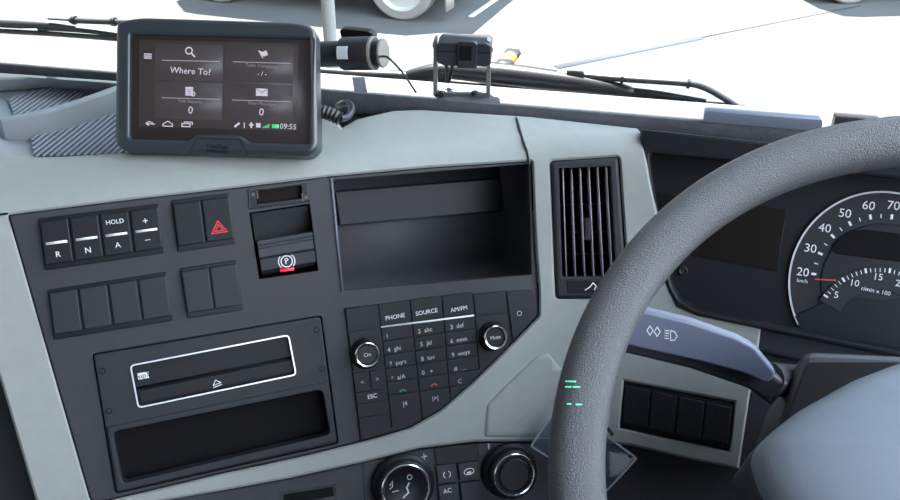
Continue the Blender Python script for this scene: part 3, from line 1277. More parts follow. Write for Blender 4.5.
for k in (.14, .34, .60, .80):
    l, r_ = f.P(*bil(vi, 0, k), -.02), f.P(*bil(vi, 1, k), -.02)
    finish('rear_slat', box(l[0], r_[0], l[1] - .0006, l[1] + .0006, -.036, -.020), 'dark', t)
c = f.P(587.5, 229, 0)
finish('slider_tab', plate(rnd([(c[0] - .0028, c[1] - .011), (c[0] + .0028, c[1] - .011), (c[0] + .0028, c[1] + .011), (c[0] - .0028, c[1] + .011)], .003), -.017, .001, .001), 'key', t)
bm = plate(f.L([(566.5, 280.5), (622, 280.5), (624, 293), (568, 293)], .0035), .002, .0036, .0006)
k = finish('thumbwheel', bm, 'black', t)
c = f.P(591, 287, .0036)
bm = stroke([(c[0] - .006, c[1] - .003), (c[0] - .001, c[1]), (c[0] + .002, c[1] + .004), (c[0] + .005, c[1] + .001), (c[0] + .003, c[1] - .003)], .0009, .0036)
finish('symbol', bm, 'white', k)

# ================================================================== INSTRUMENT CLUSTER
f = P3.at(880, 284, -.03)
t = thing('instrument_cluster', 'black instrument cluster with speedometer dial seen through the steering wheel', 'instrument cluster', f)
HC = .03
face_px = [(640, 132), (700, 138), (800, 149), (900, 160), (1250, 196), (1250, 430), (900, 364), (760, 330), (697, 318), (672, 306), (658, 270), (645, 200)]
finish('face', plate(f.L(face_px, 0), -.004, 0, .0005), 'cluster_face', t)
open_px = rnd([(649, 153), (760, 163), (900, 178), (1150, 204), (1150, 392), (900, 350), (758, 324), (697, 310), (680, 300), (672, 286), (664, 250), (655, 200)], 5, 3)
out_px = [(641, 129), (700, 135), (800, 146), (900, 157), (1200, 191), (1200, 418), (900, 358), (760, 329), (697, 316), (676, 307), (664, 282), (655, 232), (645, 170)]
finish('surround', plate(f.L(out_px, HC), .0005, HC + .003, .003, holes=[f.L(open_px, HC)], hr=.002), 'cluster_face', t)
# blank left display
finish('blank_display', plate(f.L([(640, 190), (786.5, 209.5), (777, 271.5), (668, 251)], .001), .0003, .0012, .0003), mat('lcd', (.012, .009, .008), .25) and 'lcd', t)
bm = lathe([(.0045, .0), (.0045, .002), (.0035, .003), (.002, .0015)], f.P(683, 271, .001), 16)
finish('reset_button', bm, 'dark', t)
# speedometer
GC = f.P(879.5, 284, 0)
sc_ = f.depth(880, 284) / F          # metres per pixel here


def gp(deg, rpx):
    return f.P(881 + rpx * .985 * cos(radians(deg)), 284 - rpx * .985 * sin(radians(deg)), .001)


sp = finish('speedometer', plate([gp(a, 93) for a in range(0, 360, 5)], .0004, .0015, .0003), 'gauge_face', t)
finish('chrome_arc', stroke([gp(a, 93.5) for a in range(206, 39, -4)], .0017, .0015, th=.002), 'bright_edge', sp)
finish('inner_dial', plate([gp(a, 61.5) for a in range(0, 360, 5)], .0005, .0030, .0012), 'gauge_inner', sp)
it, bm = [], bmesh.new()
for v in range(20, 130, 10):
    a = 171.5 - 18.1 * (v - 20) / 10
    it.append((str(v), .0113 if v < 100 else .010, *gp(a, 80.3), 0))
    stroke([gp(a, 66.5), gp(a, 71.5)], .0022, .0016, bm=bm)
    stroke([gp(a - 9, 67), gp(a - 9, 71)], .0009, .0016, bm=bm)
it.append(('km/h', .0050, *gp(177.8, 80.0), 0))
letters(it, .0016, bm=bm)
finish('numbers', bm, 'white', sp)
# hub mask and lower opening of the dial
finish('dial_mask', plate([gp(a, 94) for a in range(200, 341, 10)] + [gp(345, 45), gp(270, 16), gp(195, 45)], .001, .0036, .0006), 'cluster_face', sp)
# display window in the dial
wpx = rnd([(831, 250), (836, 241), (851, 230.5), (866, 229.5), (935, 238), (950, 262), (900, 262), (836, 254)], 4, 3)
finish('display_window', plate(f.L(wpx, .003), .002, .0034, .0003), 'pit', sp)
# rev counter
RC = f.P(878, 334, .003)
rr = 62 * sc_


def rp(deg, rpx):
    return f.P(878 + rpx * cos(radians(deg)), 334 - rpx * sin(radians(deg)), .004)


rv = finish('rev_counter', plate([rp(a, 68) for a in range(150, 29, -6)] + [rp(a, 44) for a in range(30, 151, 6)], .003, .0042, .0004), 'gauge_face', sp)
bm = bmesh.new()
for i in range(26):
    a = 144 - i * 4.3
    stroke([rp(a, 62), rp(a, 66 if i % 5 else 67)], .0007 if i % 5 else .0018, .0042, bm=bm)
letters([('5', .0088, *rp(137, 57), 0), ('10', .0088, *rp(115, 56), 0), ('15', .0088, *rp(90, 57), 0), ('20', .0088, *rp(66, 55), 0), ('r/min x 100', .0054, *rp(93, 43), -.05)], .0042, bm=bm)
finish('numbers', bm, 'white', rv)
finish('needle', plate([gp(175.0, 68), gp(176.2, 68), gp(176, 46), gp(174, 46)], .0044, .0054, .0003), mat('needle_red', (.55, .08, .08), .5) and 'needle_red', sp)

# ================================================================== STEERING WHEEL
WC = CAM + Vector((.3241688, .36766453, -.37175589))
wx = XC
V = YC * cos(.55032619) + ZC * sin(.55032619)
WF = Fr(WC, wx, V)
R = .24771
t = thing('steering_wheel', 'large grey grained truck steering wheel with padded centre', 'steering wheel', WF)
bm = bmesh.new()
N, K = 160, 24
rows = []
for i in range(N):
    a = 2 * pi * i / N
    row = []
    for k in range(K):
        b2 = 2 * pi * k / K
        x, z = cos(b2), sin(b2)
        # slightly squared section, flatter on the driver's side and inside
        e = 2.5
        s = (abs(x) ** e + abs(z) ** e) ** (-1 / e)
        rr_ = .0178 * s
        row.append(bm.verts.new(((R + x * rr_) * cos(a), (R + x * rr_) * sin(a), z * rr_ * .98)))
    rows.append(row)
for i in range(N):
    for k in range(K):
        bm.faces.new((rows[i][k], rows[i][(k + 1) % K], rows[(i + 1) % N][(k + 1) % K], rows[(i + 1) % N][k]))
rim = finish('rim', bm, 'wheel', t, angle=80)
# centre pad: the traced left side, mirrored
hp = .012
lp = WF.L([(900, 361), (850, 380), (800, 408), (772, 430), (754, 449), (764, 480), (782, 512), (815, 575)], hp)
lp = [(-.001 - abs(0), lp[0][1] + .012)] + lp if lp[0][0] < -.002 else lp
outl = lp + [(-x, y) for x, y in reversed(lp)]
outl = ccw(rnd(outl, .006, 3))
bm = bmesh.new()
cx_ = 0
cy_ = sum(p[1] for p in outl) / len(outl)
rows = []
for s, z in ((.95, -.05), (.985, -.022), (1.0, -.004), (1.0, .004), (.985, hp), (.95, hp + .007), (.88, hp + .012), (.75, hp + .017), (.5, hp + .022), (.25, hp + .024)):
    rows.append([bm.verts.new((x * s, cy_ + (y - cy_) * s, z)) for x, y in outl])
n_ = len(outl)
for j in range(len(rows) - 1):
    for i in range(n_):
        bm.faces.new((rows[j][i], rows[j][(i + 1) % n_], rows[j + 1][(i + 1) % n_], rows[j + 1][i]))
bm.faces.new(rows[0])
bm.faces.new(rows[-1])
pad = finish('centre_pad', bm, 'pad', t, angle=50)
sc2 = [[(x * 1.015, cy_ + (y - cy_) * 1.015) for x, y in outl]]
finish('pad_base', plate(sc2[0], -.06, -.012, .004), 'shroud', t)
# spokes towards the lower sides of the rim
for sg in (-1, 1):
    pts = [(sg * .10, -.09, -.03), (sg * .15, -.125, -.025), (sg * .185, -.155, -.012)]
    finish('spoke', tube(curve(pts, 4), .024, 12, squash=.5, up=(0, 0, 1)), 'shroud', t)
# green reflections on the rim, put in as small glowing strips
WR = Fr(WF.X(574, 394, .0178), camv(1, 0, 0), camv(0, 1, 0))
def rimpt(px, py):
    """first hit of the view ray with the rim ring (torus), found by marching"""
    d_ = ray(px, py).normalized()
    tt = .3
    for _ in range(200):
        q = WF.I @ (CAM + d_ * tt)
        dd = sqrt((sqrt(q.x ** 2 + q.y ** 2) - R) ** 2 + q.z ** 2) - .0184
        if dd < 1e-5:
            break
        tt += dd
    return q


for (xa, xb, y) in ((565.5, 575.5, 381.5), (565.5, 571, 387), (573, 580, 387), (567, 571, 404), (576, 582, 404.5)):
    finish('green_glint', tube([rimpt(xa, y), rimpt((xa + xb) / 2, y), rimpt(xb, y)], .0005, 6), 'greenlit', rim)

# ------------------------------------------------------------------ column shroud
SF = Fr(WF.X(860, 400, -.09), WF.u, WF.v)
t2 = thing('steering_column_cover', 'dark moulded steering column cover behind the wheel centre', 'column cover', SF)
sp_px = rnd([(779, 424), (803, 353), (812, 350), (900, 354), (1010, 366), (1060, 430), (1060, 600), (800, 600)], 5, 3)
finish('upper_cover', plate(SF.L(sp_px, 0), -.13, 0, .006, seg=3), 'shroud', t2)
# a recessed darker face in it
finish('cover_face', plate(SF.L(rnd([(785, 424), (808, 362), (900, 362), (1005, 374), (1050, 430), (1050, 590), (810, 590)], 4, 3), .0008), -.001, .0008, .0004), 'black', t2)

# ------------------------------------------------------------------ indicator stalk
c0 = CAM + ray(705, 345) * .62
TF = Fr(c0, camv(.93, -.26, .02), camv(.20, .85, -.45))
t3 = thing('indicator_stalk', 'blue-grey stalk with two light symbols between wheel rim and column', 'stalk', TF)
st_px = rnd([(602, 299), (644, 311), (690, 322), (738, 338.5), (756, 348.5), (777, 374), (768, 385), (744, 374), (700, 362), (640, 349), (600, 338)], 5, 3)
finish('paddle', plate(TF.L(st_px, 0), -.007, 0, .0022, seg=3), 'stalk', t3)
lo_px = rnd([(600, 318), (738, 352), (790, 385), (772, 408), (748, 390), (690, 370), (640, 358), (597, 348)], 4, 3)
finish('lower_half', plate(TF.L(lo_px, -.009), -.028, -.009, .004, seg=3), 'shroud', t3)
finish('stem', tube([(*TF.P(768, 382, -.012), -.016), (*TF.P(800, 410, -.012), -.05), (*TF.P(850, 440, -.02), -.10)], .013, 14), 'shroud', t3)
bm = bmesh.new()
for dx in (-3.6, 3.6):
    q = [(653.5 + dx + a, 331 + dx * .17 + b2) for a, b2 in ((-3, 0), (0, -4.6), (3, 0), (0, 4.6))]
    stroke(TF.L(q, 0), .0007, 0, bm=bm, closed=True)
q = [(671 + 0, 331.5), (671, 341.5), (675, 341), (677.5, 337.5), (675.5, 333)]
stroke(TF.L([(p[0] - .5, p[1] - 1) for p in q], 0), .0007, 0, bm=bm, closed=True)
for k in range(4):
    stroke(TF.L([(664.5, 330.2 + k * 2.6), (668.8, 330.9 + k * 2.6)], 0), .0006, 0, bm=bm)
finish('light_symbols', bm, 'white', t3)

# ------------------------------------------------------------------ clear plastic holder on the lower band
HF = Fr(S(584, 450, .004), P2.u, P2.v)
t4 = thing('clear_plastic_holder', 'clear plastic card holder on the lower dash, half hidden by the wheel rim', 'card holder', HF)
dq = rnd(HF.L([(531, 446), (560, 402), (636.5, 458), (605, 492)], .02), .002, 2)
finish('sleeve', plate(dq, .018, .021, .0006), 'clear_plastic', t4)
finish('sleeve_edge', stroke(dq, .0016, .020, closed=True, th=.0014), mat('edge_plastic', (.30, .34, .40), .2) and 'edge_plastic', t4)
finish('clip_slot', plate(rnd(HF.L([(606, 429), (608.5, 426.5), (614, 434), (611.5, 436.5)], .021), .0005, 2), .021, .0214), 'rubber', t4)
finish('clip_slot', plate(rnd(HF.L([(628, 457), (631, 453.5), (633, 455.5), (630, 459)], .021), .0005, 2), .021, .0214), 'rubber', t4)
cc2 = HF.P(584, 447, .0)
finish('stand_off', lathe([(.010, -.012), (.010, .018)], cc2, 20), 'clear_plastic', t4)

# ================================================================== SATNAV
GF = Fr(CAM + ray(220, 156) * .765, camv(1, -.038, -.05), camv(0, 1, .06))
t = thing('satnav', 'large grey satnav with lit menu screen standing on the dash', 'satnav', GF)
bo = [(115.5, 21), (138, 16.5), (296, 21.5), (315, 26), (317.5, 148), (308, 156), (128, 152.5), (114, 144)]
bz = rnd(GF.L(bo, 0), [.006, .01, .01, .008, .01, .01, .012, .012], 4)
hole = [(129.5, 33.5), (312, 38.5), (308.5, 143.5), (249, 142), (240, 135), (197, 133.5), (188, 140), (129, 138.5)]
hl = rnd(GF.L(hole, 0), .003, 3)
body = finish('body', plate(bz, -.022, 0, .0045, seg=4, holes=[hl], hr=.0028), 'gps_body', t)
finish('rear_shell', plate([(x * .94, (y - .06) * .9 + .06) for x, y in bz], -.042, -.02, .006), 'rubber', t)
scr = finish('screen', plate(GF.L([(126, 31), (315, 34), (314, 147), (126, 144)], -.004), -.012, -.0045), 'gps_screen', t)
zz = -.0044
DQ = [(139.5, 39.5), (298.5, 44), (297, 131), (139, 126.5)]


def gsub(name, px, m, z, th=.0002):
    return finish(name, plate(GF.L(px, z), z, z + th), m, scr)


gsub('menu_background', DQ, 'gps_panel', zz)
tiles = [sub(DQ, .10, .525, .04, .455), sub(DQ, .54, .97, .035, .455), sub(DQ, .10, .525, .475, .90), sub(DQ, .54, .97, .475, .90)]
z2 = zz + .0003
for q in tiles:
    gsub('menu_tile', q, 'gps_tile', z2 - .0001)
z3 = z2 + .0002
rg = -.03


def gtxt(items, m='gps_text'):
    for s, sz, x, y in items:
        finish('lettering', letters([(s, sz, *GF.P(x, y, z3), rg)], z3), m, scr)


gtxt([('Where To?', .0080, 190.5, 71.3), ('0', .0092, 190.5, 110.5), ('0', .0092, 261.5, 112.3), ('- / -', .0058, 262, 74), ('09:55', .0068, 288.2, 126.8)])
gtxt([('Task Reports', .0042, 190, 101.5), ('Tasks Completed', .0042, 262, 66), ('New Messages', .0042, 262, 103.7)], 'gps_dim')
bm = bmesh.new()
for a, b2 in (((162, 60.3), (219.5, 61.5)), ((233, 61.8), (291, 63.5)), ((161.5, 97.8), (219.5, 99.3)), ((232, 100), (290.5, 101.8))):
    stroke(GF.L([a, b2], z3), .0003, z3, bm=bm)
c = GF.P(189, 50.7, z3)
stroke(arc(c, .0030, 0, 360, 14)[:-1], .0010, z3, bm=bm, closed=True)
stroke([(c[0] + .002, c[1] - .002), (c[0] + .0058, c[1] - .0055)], .0014, z3, bm=bm)
# flag
stroke(GF.L([(259, 51), (263, 58)], z3), .0009, z3, bm=bm)
plate(ccw(GF.L([(258, 50), (262, 52), (266.5, 50.5), (268, 55), (264, 56.5), (260.5, 54.5)], z3)), z3, z3 + .0002, bm=bm)
# clipboard
plate(ccw(GF.L([(185.5, 87), (193, 87), (193, 95.5), (185.5, 95.5)], z3)), z3, z3 + .0002, bm=bm)
stroke(arc(GF.P(193, 94, z3), .0018, 0, 360, 10)[:-1], .0009, z3 + .0001, bm=bm, closed=True)
# envelope
plate(ccw(GF.L([(256, 88.3), (267.6, 88.8), (267.6, 96.2), (256, 95.8)], z3)), z3, z3 + .0002, bm=bm)
# menu bars
for k in range(3):
    stroke(GF.L([(144, 54 + k * 2), (151.8, 54.3 + k * 2)], z3), .0010, z3, bm=bm)
# navigation keys
stroke(GF.L([(153, 123), (149, 121.5), (146, 123.5), (149, 125.5)], z3), .0008, z3, bm=bm)
stroke(GF.L([(146, 123.6), (155, 124.2)], z3), .0008, z3, bm=bm)
stroke(GF.L([(163, 124), (163, 126), (172.5, 126.4), (172.5, 124.2), (167.8, 121.2)], z3), .0008, z3, bm=bm, closed=True)
stroke(GF.L([(182, 123.5), (182, 126.5), (190, 126.8), (190, 123.8)], z3), .0009, z3, bm=bm, closed=True)
stroke(GF.L([(184, 122), (192.3, 122.3), (192.3, 125)], z3), .0008, z3, bm=bm)
# status row
stroke(GF.L([(234.5, 127), (239.5, 123)], z3), .0018, z3, bm=bm)
stroke(GF.L([(244.3, 122.5), (244.3, 128)], z3), .0008, z3, bm=bm)
stroke(GF.L([(251.3, 128), (251.3, 122.5)], z3), .0016, z3, bm=bm)
stroke(GF.L([(249, 125), (253.5, 125)], z3), .0012, z3, bm=bm)
plate(ccw(GF.L([(256, 123), (260.6, 123.2), (260.6, 127.6), (256, 127.4)], z3)), z3, z3 + .0002, bm=bm)
finish('icons', bm, 'gps_text', scr)
bm = stroke(GF.L([(256.5, 88.8), (261.8, 93), (267.2, 89.2)], z3), .0004, z3 + .0003)
for k in range(3):
    stroke(GF.L([(187, 89.3 + 2 * k), (191.5, 89.4 + 2 * k)], z3), .0003, z3 + .0003, bm=bm)
finish('icon_detail', bm, 'gps_screen', scr)
bm = bmesh.new()
plate(ccw(GF.L([(271.8, 124.2), (279, 124.5), (279, 128.4), (271.8, 128.1)], z3)), z3, z3 + .0002, bm=bm)
for k in range(4):
    stroke(GF.L([(263.5 + k * 1.7, 128), (263.5 + k * 1.7, 126.8 - k * .9)], z3), .0010, z3, bm=bm)
finish('battery_icon', bm, 'gps_green', scr)
finish('logo', letters([('TomTom', .0052, *GF.P(217, 146.6, 0), -.03), ('telematics', .0050, *GF.P(218, 151.3, 0), -.03)], 0, th=.0006), mat('logo_dark', (.006, .007, .009), .5) and 'logo_dark', body)
bm = stroke(GF.L([(188, 154.5), (197, 138), (240, 139.5), (249, 156.5)], 0), .0006, -.0002, th=.0004)
finish('tab_seam', bm, 'logo_dark', body)
bm = stroke([(GF.P(193, 22)[0], .0), (GF.P(193, 22)[0], .0)], .001, -.02) if 0 else None
topy = GF.P(220, 22)[1]
kx0, kx1 = GF.P(192, 22)[0], GF.P(243, 22)[0]
bm = plate(rnd([(kx0, topy - .012), (kx1, topy - .012), (kx1, topy + .0012), (kx0, topy + .0012)], .001, 2), -.022, -.008, .001)
finish('power_button', bm, 'gps_body', body)
# mount: an arm and a foot reaching the dash behind
foot = S(225, 128, .003)
fl = GF.I @ foot
finish('mount_arm', tube(curve([(fl.x, .065, -.04), (fl.x, .05, -.055), (fl.x, fl.y + .015, fl.z - .012), (fl.x, fl.y, fl.z)], 5), .011, 12), 'rubber', t)
fq = P4.at(225, 148, .0)
bm = lathe([(.03, -.001), (.03, .003), (.02, .007), (.012, .009)], (0, 0), 28)
bm.transform(GF.I @ Fr(foot - P4.w * .003, P4.u, P4.v).M)
finish('mount_foot', bm, 'rubber', t)

# power lead at the right of the satnav
f = Fr(S(345, 118, -.01), camv(1, 0, 0), camv(0, 1, 0))
t = thing('power_cable', 'black ribbed cable plug looping out from behind the satnav', 'cable', f)


def wp(px, py, dz):
    return f.I @ (CAM + ray(px, py) * dz)


bm = bmesh.new()
n_ = 12
pts = [wp(316 + 24 * k / n_, 110.5 + 8.5 * k / n_ - 1.5 * sin(k / n_ * 3), .79) for k in range(n_ + 1)]
tube(pts, [.0055 if k % 2 else .0068 for k in range(n_ + 1)], 12, bm=bm)
finish('strain_relief', bm, 'rubber', t)
finish('lead', tube(curve([wp(340, 118.5, .79), wp(347, 117, .80), wp(351.5, 111, .81), wp(350, 104.5, .82), wp(344, 103, .83), wp(338, 106, .85)], 5), .0032, 10), 'cable_blue', t)

# ================================================================== DASH CAMERA
axis = camv(.93, -.06, -.33).normalized()
upc = camv(.03, 1, .1)
cc3 = CAM + ray(359, 53.5) * .845
side = upc.cross(axis).normalized()
DF = Fr(cc3, side, axis.cross(side), axis)       # w runs along the barrel to its right end
t = thing('dash_camera', 'black cylindrical dash camera with white sticker lying level beside the satnav', 'dash camera', DF)
px_m = .845 / F
body = finish('barrel', lathe([(.0125, -.055), (.0125, -.018), (.0155, -.0175), (.0162, -.016), (.0162, .0145), (.0150, .0175), (.0118, .0178), (.0118, .024)], (0, 0), 44), 'cam_body', t)
finish('end_cap', lathe([(.0132, .024), (.0138, .0246), (.0138, .0262), (.0134, .0268), (.0012, .0268)], (0, 0), 44), 'cam_cap', t)
finish('rim_band', lathe([(.0158, .0146), (.0165, .0152), (.0160, .0176), (.0150, .0178)], (0, 0), 44, cap=False), mat('tan_edge', (.25, .21, .18), .5) and 'tan_edge', t)


def around(r, a, z):
    return Vector((r * cos(a), r * sin(a), z))


def cyl_point(px, py, r=.0162):
    """where the view ray meets the barrel, as angle and height"""
    o_ = DF.I @ CAM
    d_ = (DF.I.to_3x3() @ ray(px, py)).normalized()
    a_ = d_.x ** 2 + d_.y ** 2
    b2 = 2 * (o_.x * d_.x + o_.y * d_.y)
    c2 = o_.x ** 2 + o_.y ** 2 - r * r
    q = max(b2 * b2 - 4 * a_ * c2, 0)
    s = (-b2 - sqrt(q)) / (2 * a_)
    p = o_ + d_ * s
    return atan2(p.y, p.x), p.z


a0, z0 = cyl_point(337.0, 46.5)
a1, z1 = cyl_point(348.0, 59)
if a1 - a0 > pi:
    a1 -= 2 * pi
if a0 - a1 > pi:
    a1 += 2 * pi
bm = bmesh.new()
rows = [[bm.verts.new(around(rr2, a0 + (a1 - a0) * i / 8, zz2)) for rr2, zz2 in ((.01625, z0), (.0166, z0), (.0166, z1), (.01625, z1))] for i in range(9)]
for i in range(8):
    for k in range(4):
        bm.faces.new((rows[i][k], rows[i][(k + 1) % 4], rows[i + 1][(k + 1) % 4], rows[i + 1][k]))
bm.faces.new(rows[0])
bm.faces.new(rows[-1])
finish('sticker', bm, 'sticker', body)
# adhesive mount on top, reaching the glass
mt = CAM + ray(358, 34) * .86
mf = Fr(mt, XC, ZC)
bm = plate(rnd([(-.0165, -.0045), (.0165, -.006), (.0185, .001), (.012, .0045), (-.0150, .0055), (-.018, .003)], .002, 3), -.006, .004, .001)
bm.transform(DF.I @ mf.M)
mo = finish('mount', bm, 'black', t)
rd = ray(355, 56)
finish('mount_stem', tube([DF.I @ (CAM + rd * .845), DF.I @ (CAM + rd * (GY / rd.dot(YC)))], .007, 10), 'black', t)
q = lambda a, b2, c2: DF.I @ (CAM + ray(a, b2) * c2)
finish('cord', tube(curve([q(380, 56.5, .83), q(387, 57, .80), q(395, 64, .80), q(405, 76, .82), q(416, 92.5, .875)], 5), .0011, 8), 'rubber', t)

# ================================================================== BRACKETED CAMERA on the ledge
bp_ = LT.X(462, 96)
dep = (bp_ - CAM).dot(CF)
BF = Fr(bp_, camv(1, -.035, -.1), ZC - YC * .12)
t = thing('bracket_camera', 'boxy black camera in a silver U-shaped bracket on the ledge', 'camera', BF)


def bl(px):
    return BF.L(px, 0)


br = bl([(433, 96), (433.5, 41), (436.5, 38), (437, 92.5), (486, 94), (487, 40), (490.5, 42), (490, 98)])
bm = bmesh.new()
finish('bracket', plate(br, -.010, 0, .0004), 'silver', t)
bx = bl([(437.5, 44), (441, 40.5), (487, 41.5), (491.5, 44), (491, 62), (486, 65), (477, 64), (477, 66.5), (458, 66), (458, 64), (444, 63.5), (437.5, 60)])
cb = finish('camera_body', plate(rnd(bx, .001, 2), -.018, .006, .0012), 'cam_body', t)
finish('centre_block', plate(rnd(bl([(458, 39.8), (460, 38), (475, 38.6), (478, 41), (477, 65), (458, 64.5)]), .001, 2), .004, .009, .001, ), 'cam_body', cb)
finish('lens', plate(rnd(bl([(460.5, 42), (472.5, 42.5), (472.3, 57), (460.3, 56.5)]), .0005, 2), .0085, .0098, .0004), 'pit', cb)
finish('seam', stroke(bl([(438, 49), (458, 49.5)]), .0004, .0061, th=.0002), 'pit', cb)
finish('seam', stroke(bl([(477.5, 50), (491, 50.5)]), .0004, .0061, th=.0002), 'pit', cb)
for x, y in ((434.5, 47), (490.5, 51)):
    bm = lathe([(.003, -.0022), (.003, .0022)], (0, 0), 12)
    bm.transform(Matrix.Translation((*BF.P(x, y), -.005)) @ Matrix.Rotation(pi / 2, 4, 'Y'))
    finish('pivot_screw', bm, 'silver', t)
for x, x2 in ((444.5, 446.5), (450, 447.5)):
    p = [(*BF.P(x, 64), -.008), (*BF.P(x + 1.5, 74), -.009), (*BF.P(x2, 86), -.008)]
    finish('lead', tube(curve(p, 4), .0018, 8), 'rubber', t)
bm = lathe([(.0075, 0), (.0075, .005), (.006, .0065), (.003, .0065)], (0, 0), 20)
bm.transform(BF.I @ Fr(LT.X(449, 91.5, .0), XC, YC, ZC).M)
finish('cable_grommet', bm, 'block', t)
for x in (442, 475):
    bm = lathe([(.0042, .0), (.0042, .003), (.002, .0042)], (0, 0), 12)
    bm.transform(BF.I @ Fr(LT.X(x, 94.5, .002), XC, YC, ZC).M)
    finish('fixing_screw', bm, 'cam_body', t)

# grey block and small black box on the ledge behind the wheel
kf = Fr(LT.X(765, 124), XC, YC, ZC)
bm = box(-.058, .05, -.008, .010, 0, .012, .004)
o = finish('grey_block', bm, 'block', None, kf)
tag(o, 'long low blue-grey plastic block on the ledge, partly behind the wheel rim', 'block')
kf = Fr(LT.X(852, 130), XC, YC, ZC)
o = finish('black_box', box(-.018, .022, -.004, .008, 0, .014, .002), 'rubber', None, kf)
tag(o, 'small black box on the ledge just above the wheel rim', 'box')

# ================================================================== WIPERS (outside, on the glass)
WP = Fr(CAM + YC * (GY + .016), XC, ZC)     # plane just outside the glass, w towards the cab


def wpt(px, py, h=0):
    return WP.X(px, py, h)


def wiper(name, label, base, items, group=None):
    fr = Fr(wpt(*base), XC, ZC)
    t = thing(name, label, 'windscreen wiper', fr, group)
    for nm, pts, rad, m, sq in items:
        P = [fr.I @ wpt(x, y) for x, y in pts]
        finish(nm, tube(curve(P, 4), [r for r in resample(rad, len(curve(P, 4)))], 10, squash=sq, up=(0, 0, 1)), m, t)
    return t


def resample(rad, n):
    if not isinstance(rad, (list, tuple)):
        return [rad] * n
    out = []
    for i in range(n):
        x = i / (n - 1) * (len(rad) - 1)
        k = min(int(x), len(rad) - 2)
        out.append(rad[k] + (rad[k + 1] - rad[k]) * (x - k))
    return out


wiper('windscreen_wiper', 'black wiper with broad arm resting low across the glass right of the satnav', (560, 84), [
    ('arm', [(405, 76), (440, 70.5), (490, 73), (530, 77.5), (575, 83), (620, 89.5), (634, 92)], [.005, .009, .0125, .0125, .0105, .007, .004], 'wiper', 1.0),
    ('arm_tip', [(628, 91), (660, 94.5), (706, 101)], [.0045, .004, .002], 'wiper', .9),
    ('blade', [(318, 70), (380, 77), (440, 84), (560, 93.5), (640, 99.5), (745, 107)], [.0035, .0045, .0045, .0042, .0038, .003], 'wiper_metal', 1.0),
    ('linkage', [(322, 72), (360, 75), (400, 76.5), (450, 80)], [.006, .007, .007, .004], 'wiper', 1.0),
    ('blade_clip', [(570, 90.5), (600, 90), (640, 94), (660, 98)], [.002, .0045, .0045, .002], 'wiper', .8)])
wiper('wiper_rod', 'thin black wiper rod with ring clamps ending in a bend toward the grey block', (620, 78), [
    ('rod', [(524, 70.3), (566, 74), (622, 79), (686, 83.5), (705, 88), (722, 97), (738, 107)], [.0022, .0032, .0034, .0034, .0034, .0034, .0034], 'wiper_metal', 1.0),
    ('clamp', [(567, 73), (575, 73.3), (583, 74.5)], .0055, 'wiper', .9),
    ('clamp', [(620.5, 78.8), (623.5, 79)], .0052, 'wiper', 1.0),
    ('clamp', [(687, 83.5), (690, 84)], .0052, 'wiper', 1.0)])
wiper('windscreen_wiper', 'sunlit grey wiper with flat arm at the upper left of the glass', (50, 28), [
    ('arm', [(-40, 20), (0, 23.5), (20, 24.5), (50, 25.5), (75, 28)], [.006, .005, .005, .0035, .0025], 'wiper_metal', .8),
    ('blade_holder', [(38, 29), (75, 30), (110, 34), (125, 36)], [.002, .003, .0025, .002], 'wiper', .8),
    ('blade', [(-40, 28), (0, 31), (60, 34.5), (118, 39)], .0032, 'wiper_metal', .9)])
wiper('wiper_rod', 'thin grey wiper rod with ring clamps touching the satnav in the upper left', (90, 21), [
    ('rod', [(48, 18.8), (72, 20.2), (74, 20.5), (140, 23)], [.0012, .0014, .0035, .0035], 'wiper_metal', 1.0),
    ('clamp', [(72.5, 20), (75.5, 20.3)], .0055, 'wiper', 1.0),
    ('clamp', [(112, 21.5), (115.5, 21.8)], .0055, 'wiper', 1.0)])

# ================================================================== THE YARD
# tall post
pp = gpt(330, 150)
PFm = Fr(gpt(334, 92), Vector((1, 0, 0)), Vector((0, 1, 0)))
o = finish('grey_post', lathe([(.09, 0), (.09, .03), (.05, .035), (.05, 4.2), (.001, 4.22)], (0, 0), 20), 'concrete', None, PFm)
tag(o, 'slim pale post standing in the yard just beyond the dash camera', 'post')
# yellow and black wheel stop
ys = [gpt(484, 92), gpt(513, 53)]
yd = (ys[1] - ys[0])
yf = Fr(ys[0], yd, Vector((0, 0, 1)).cross(yd))
t = thing('wheel_stop', 'short yellow and black striped stop on the bright yard ground', 'wheel stop', yf)
Ln = yd.length
ns = 7
for i in range(ns):
    x0, x1 = Ln * i / ns, Ln * (i + 1) / ns
    bm = bmesh.new()
    sec = [(-.075, 0), (-.055, .04), (.055, .04), (.075, 0)]
    rows = [[bm.verts.new((x, y, z)) for y, z in sec] for x in (x0, x1)]
    for k in range(4):
        bm.faces.new((rows[0][k], rows[0][(k + 1) % 4], rows[1][(k + 1) % 4], rows[1][k]))
    bm.faces.new(rows[0])
    bm.faces.new(rows[1])
    finish('stripe', bm, 'rubber' if i % 2 == 0 else 'yellow', t)


def ground_line(name, a, b_, wd, m, label):
    A_, B_ = gpt(*a), gpt(*b_)
    fr = Fr(A_, B_ - A_, ZC.cross(B_ - A_))
    o = finish(name, box(0, (B_ - A_).length, -wd / 2, wd / 2, .001, .004), m, None, fr)
    return tag(o, label, 'ground marking')


ground_line('yard_line', (556, 67.5), (700, 38), .09, 'dark_line', 'blue-grey line across the bright yard beyond the wipers')  # dark blue-grey strip laid on the asphalt
ground_line('yard_line', (702, 37.5), (860, 6), .025, 'dark_line', 'thin fainter end of the yard line toward the right-hand car')
ground_line('painted_line', (470, 17), (512, -12), .07, 'road_line', 'pale painted line crossing the shaded asphalt at the top')


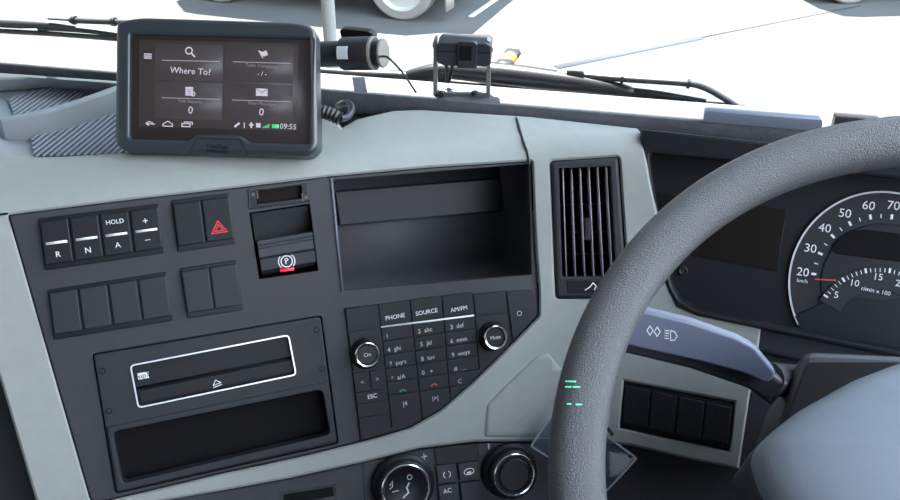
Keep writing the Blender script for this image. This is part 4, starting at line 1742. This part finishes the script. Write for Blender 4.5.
def vehicle(name, label, A_, B_, ahead, behind, paint, hgt=1.9, wr=.34):
    """A_, B_: ground contact of the two near wheels; the body lies on the far side"""
    u = (B_ - A_).normalized()
    fr = Fr(A_, u, ZC.cross(u))
    wb = (B_ - A_).length
    t = thing(name, label, 'vehicle', fr)
    W = 1.7
    x0, x1 = -behind, wb + ahead
    # side profile in x,z with wheel arches
    prof = [(x0, .38)]
    for cxw in (0, wb):
        prof += [(cxw - wr - .07, .32)] + [(cxw + (wr + .06) * cos(radians(a)), wr + (wr + .06) * sin(radians(a))) for a in range(175, 4, -17)] + [(cxw + wr + .07, .32)]
    prof += [(x1, .38), (x1 + .05, .9), (x1 - .25, 1.0), (x1 - .75, hgt - .05), (x1 - 1.0, hgt), (x0 + .15, hgt), (x0, hgt - .15)]
    bm = bmesh.new()
    a = [bm.verts.new((x, .0, z)) for x, z in prof]
    b2 = [bm.verts.new((x, W, z)) for x, z in prof]
    n = len(a)
    for i in range(n):
        bm.faces.new((a[i], a[(i + 1) % n], b2[(i + 1) % n], b2[i]))
    bm.faces.new(a)
    bm.faces.new(b2)
    finish('body', bm, paint, t, angle=30)
    finish('underbody', box(x0 + .1, x1 - .1, .06, W - .06, .24, .5), 'undercar', t)
    bm = bmesh.new()
    plate([(x0 + .3, 1.05), (x1 - .55, 1.05), (x1 - .85, hgt - .2), (x0 + .3, hgt - .2)], 0, .02, .004, bm=bm)
    bm.transform(Matrix(((1, 0, 0, 0), (0, 0, -1, 0), (0, 1, 0, 0), (0, 0, 0, 1))))
    finish('side_window', bm, 'car_glass', t)
    for sy in (.11, W - .11):
        for cxw in (0, wb):
            bm = lathe([(wr - .09, -.10), (wr - .02, -.10), (wr, -.08), (wr, .08), (wr - .02, .10), (wr - .09, .10)], (0, 0), 40, cap=False)
            TM = Matrix.Translation((cxw, sy, wr)) @ Matrix.Rotation(pi / 2 if sy < .5 else -pi / 2, 4, 'X')
            bm.transform(TM)
            wh = finish('wheel', bm, 'tyre', t)
            bm = lathe([(wr - .085, .07), (wr - .09, .095), (wr - .11, .09), (wr - .13, .065), (.10, .06), (.08, .085), (.05, .09), (.0005, .09)], (0, 0), 40)
            for k in range(10):
                a_ = 2 * pi * k / 10
                c_ = ((wr - .155) * cos(a_), (wr - .155) * sin(a_))
                lathe([(.022, .055), (.022, .0655)], c_, 10, bm=bm, mi=1)
            bm.transform(TM)
            finish('hub', bm, ['tyre_rim', 'undercar'], wh)
    bm = box(wb + wr + .12, wb + wr + .14, .02, .24, .12, .40)
    finish('mud_flap', bm, 'tyre', t)
    return t


vehicle('parked_van', 'beige parked van whose wheel and sill show above the dash camera', gpt(218, 3), gpt(400, 21), .55, .55, 'van_paint')
a_ = gpt(850, 4.5)
vehicle('parked_car', 'pale parked vehicle whose wheel bottom shows at the top right corner', a_, a_ + Vector((2.5, .25, 0)), .8, .45, 'van_paint', 1.5, .32)
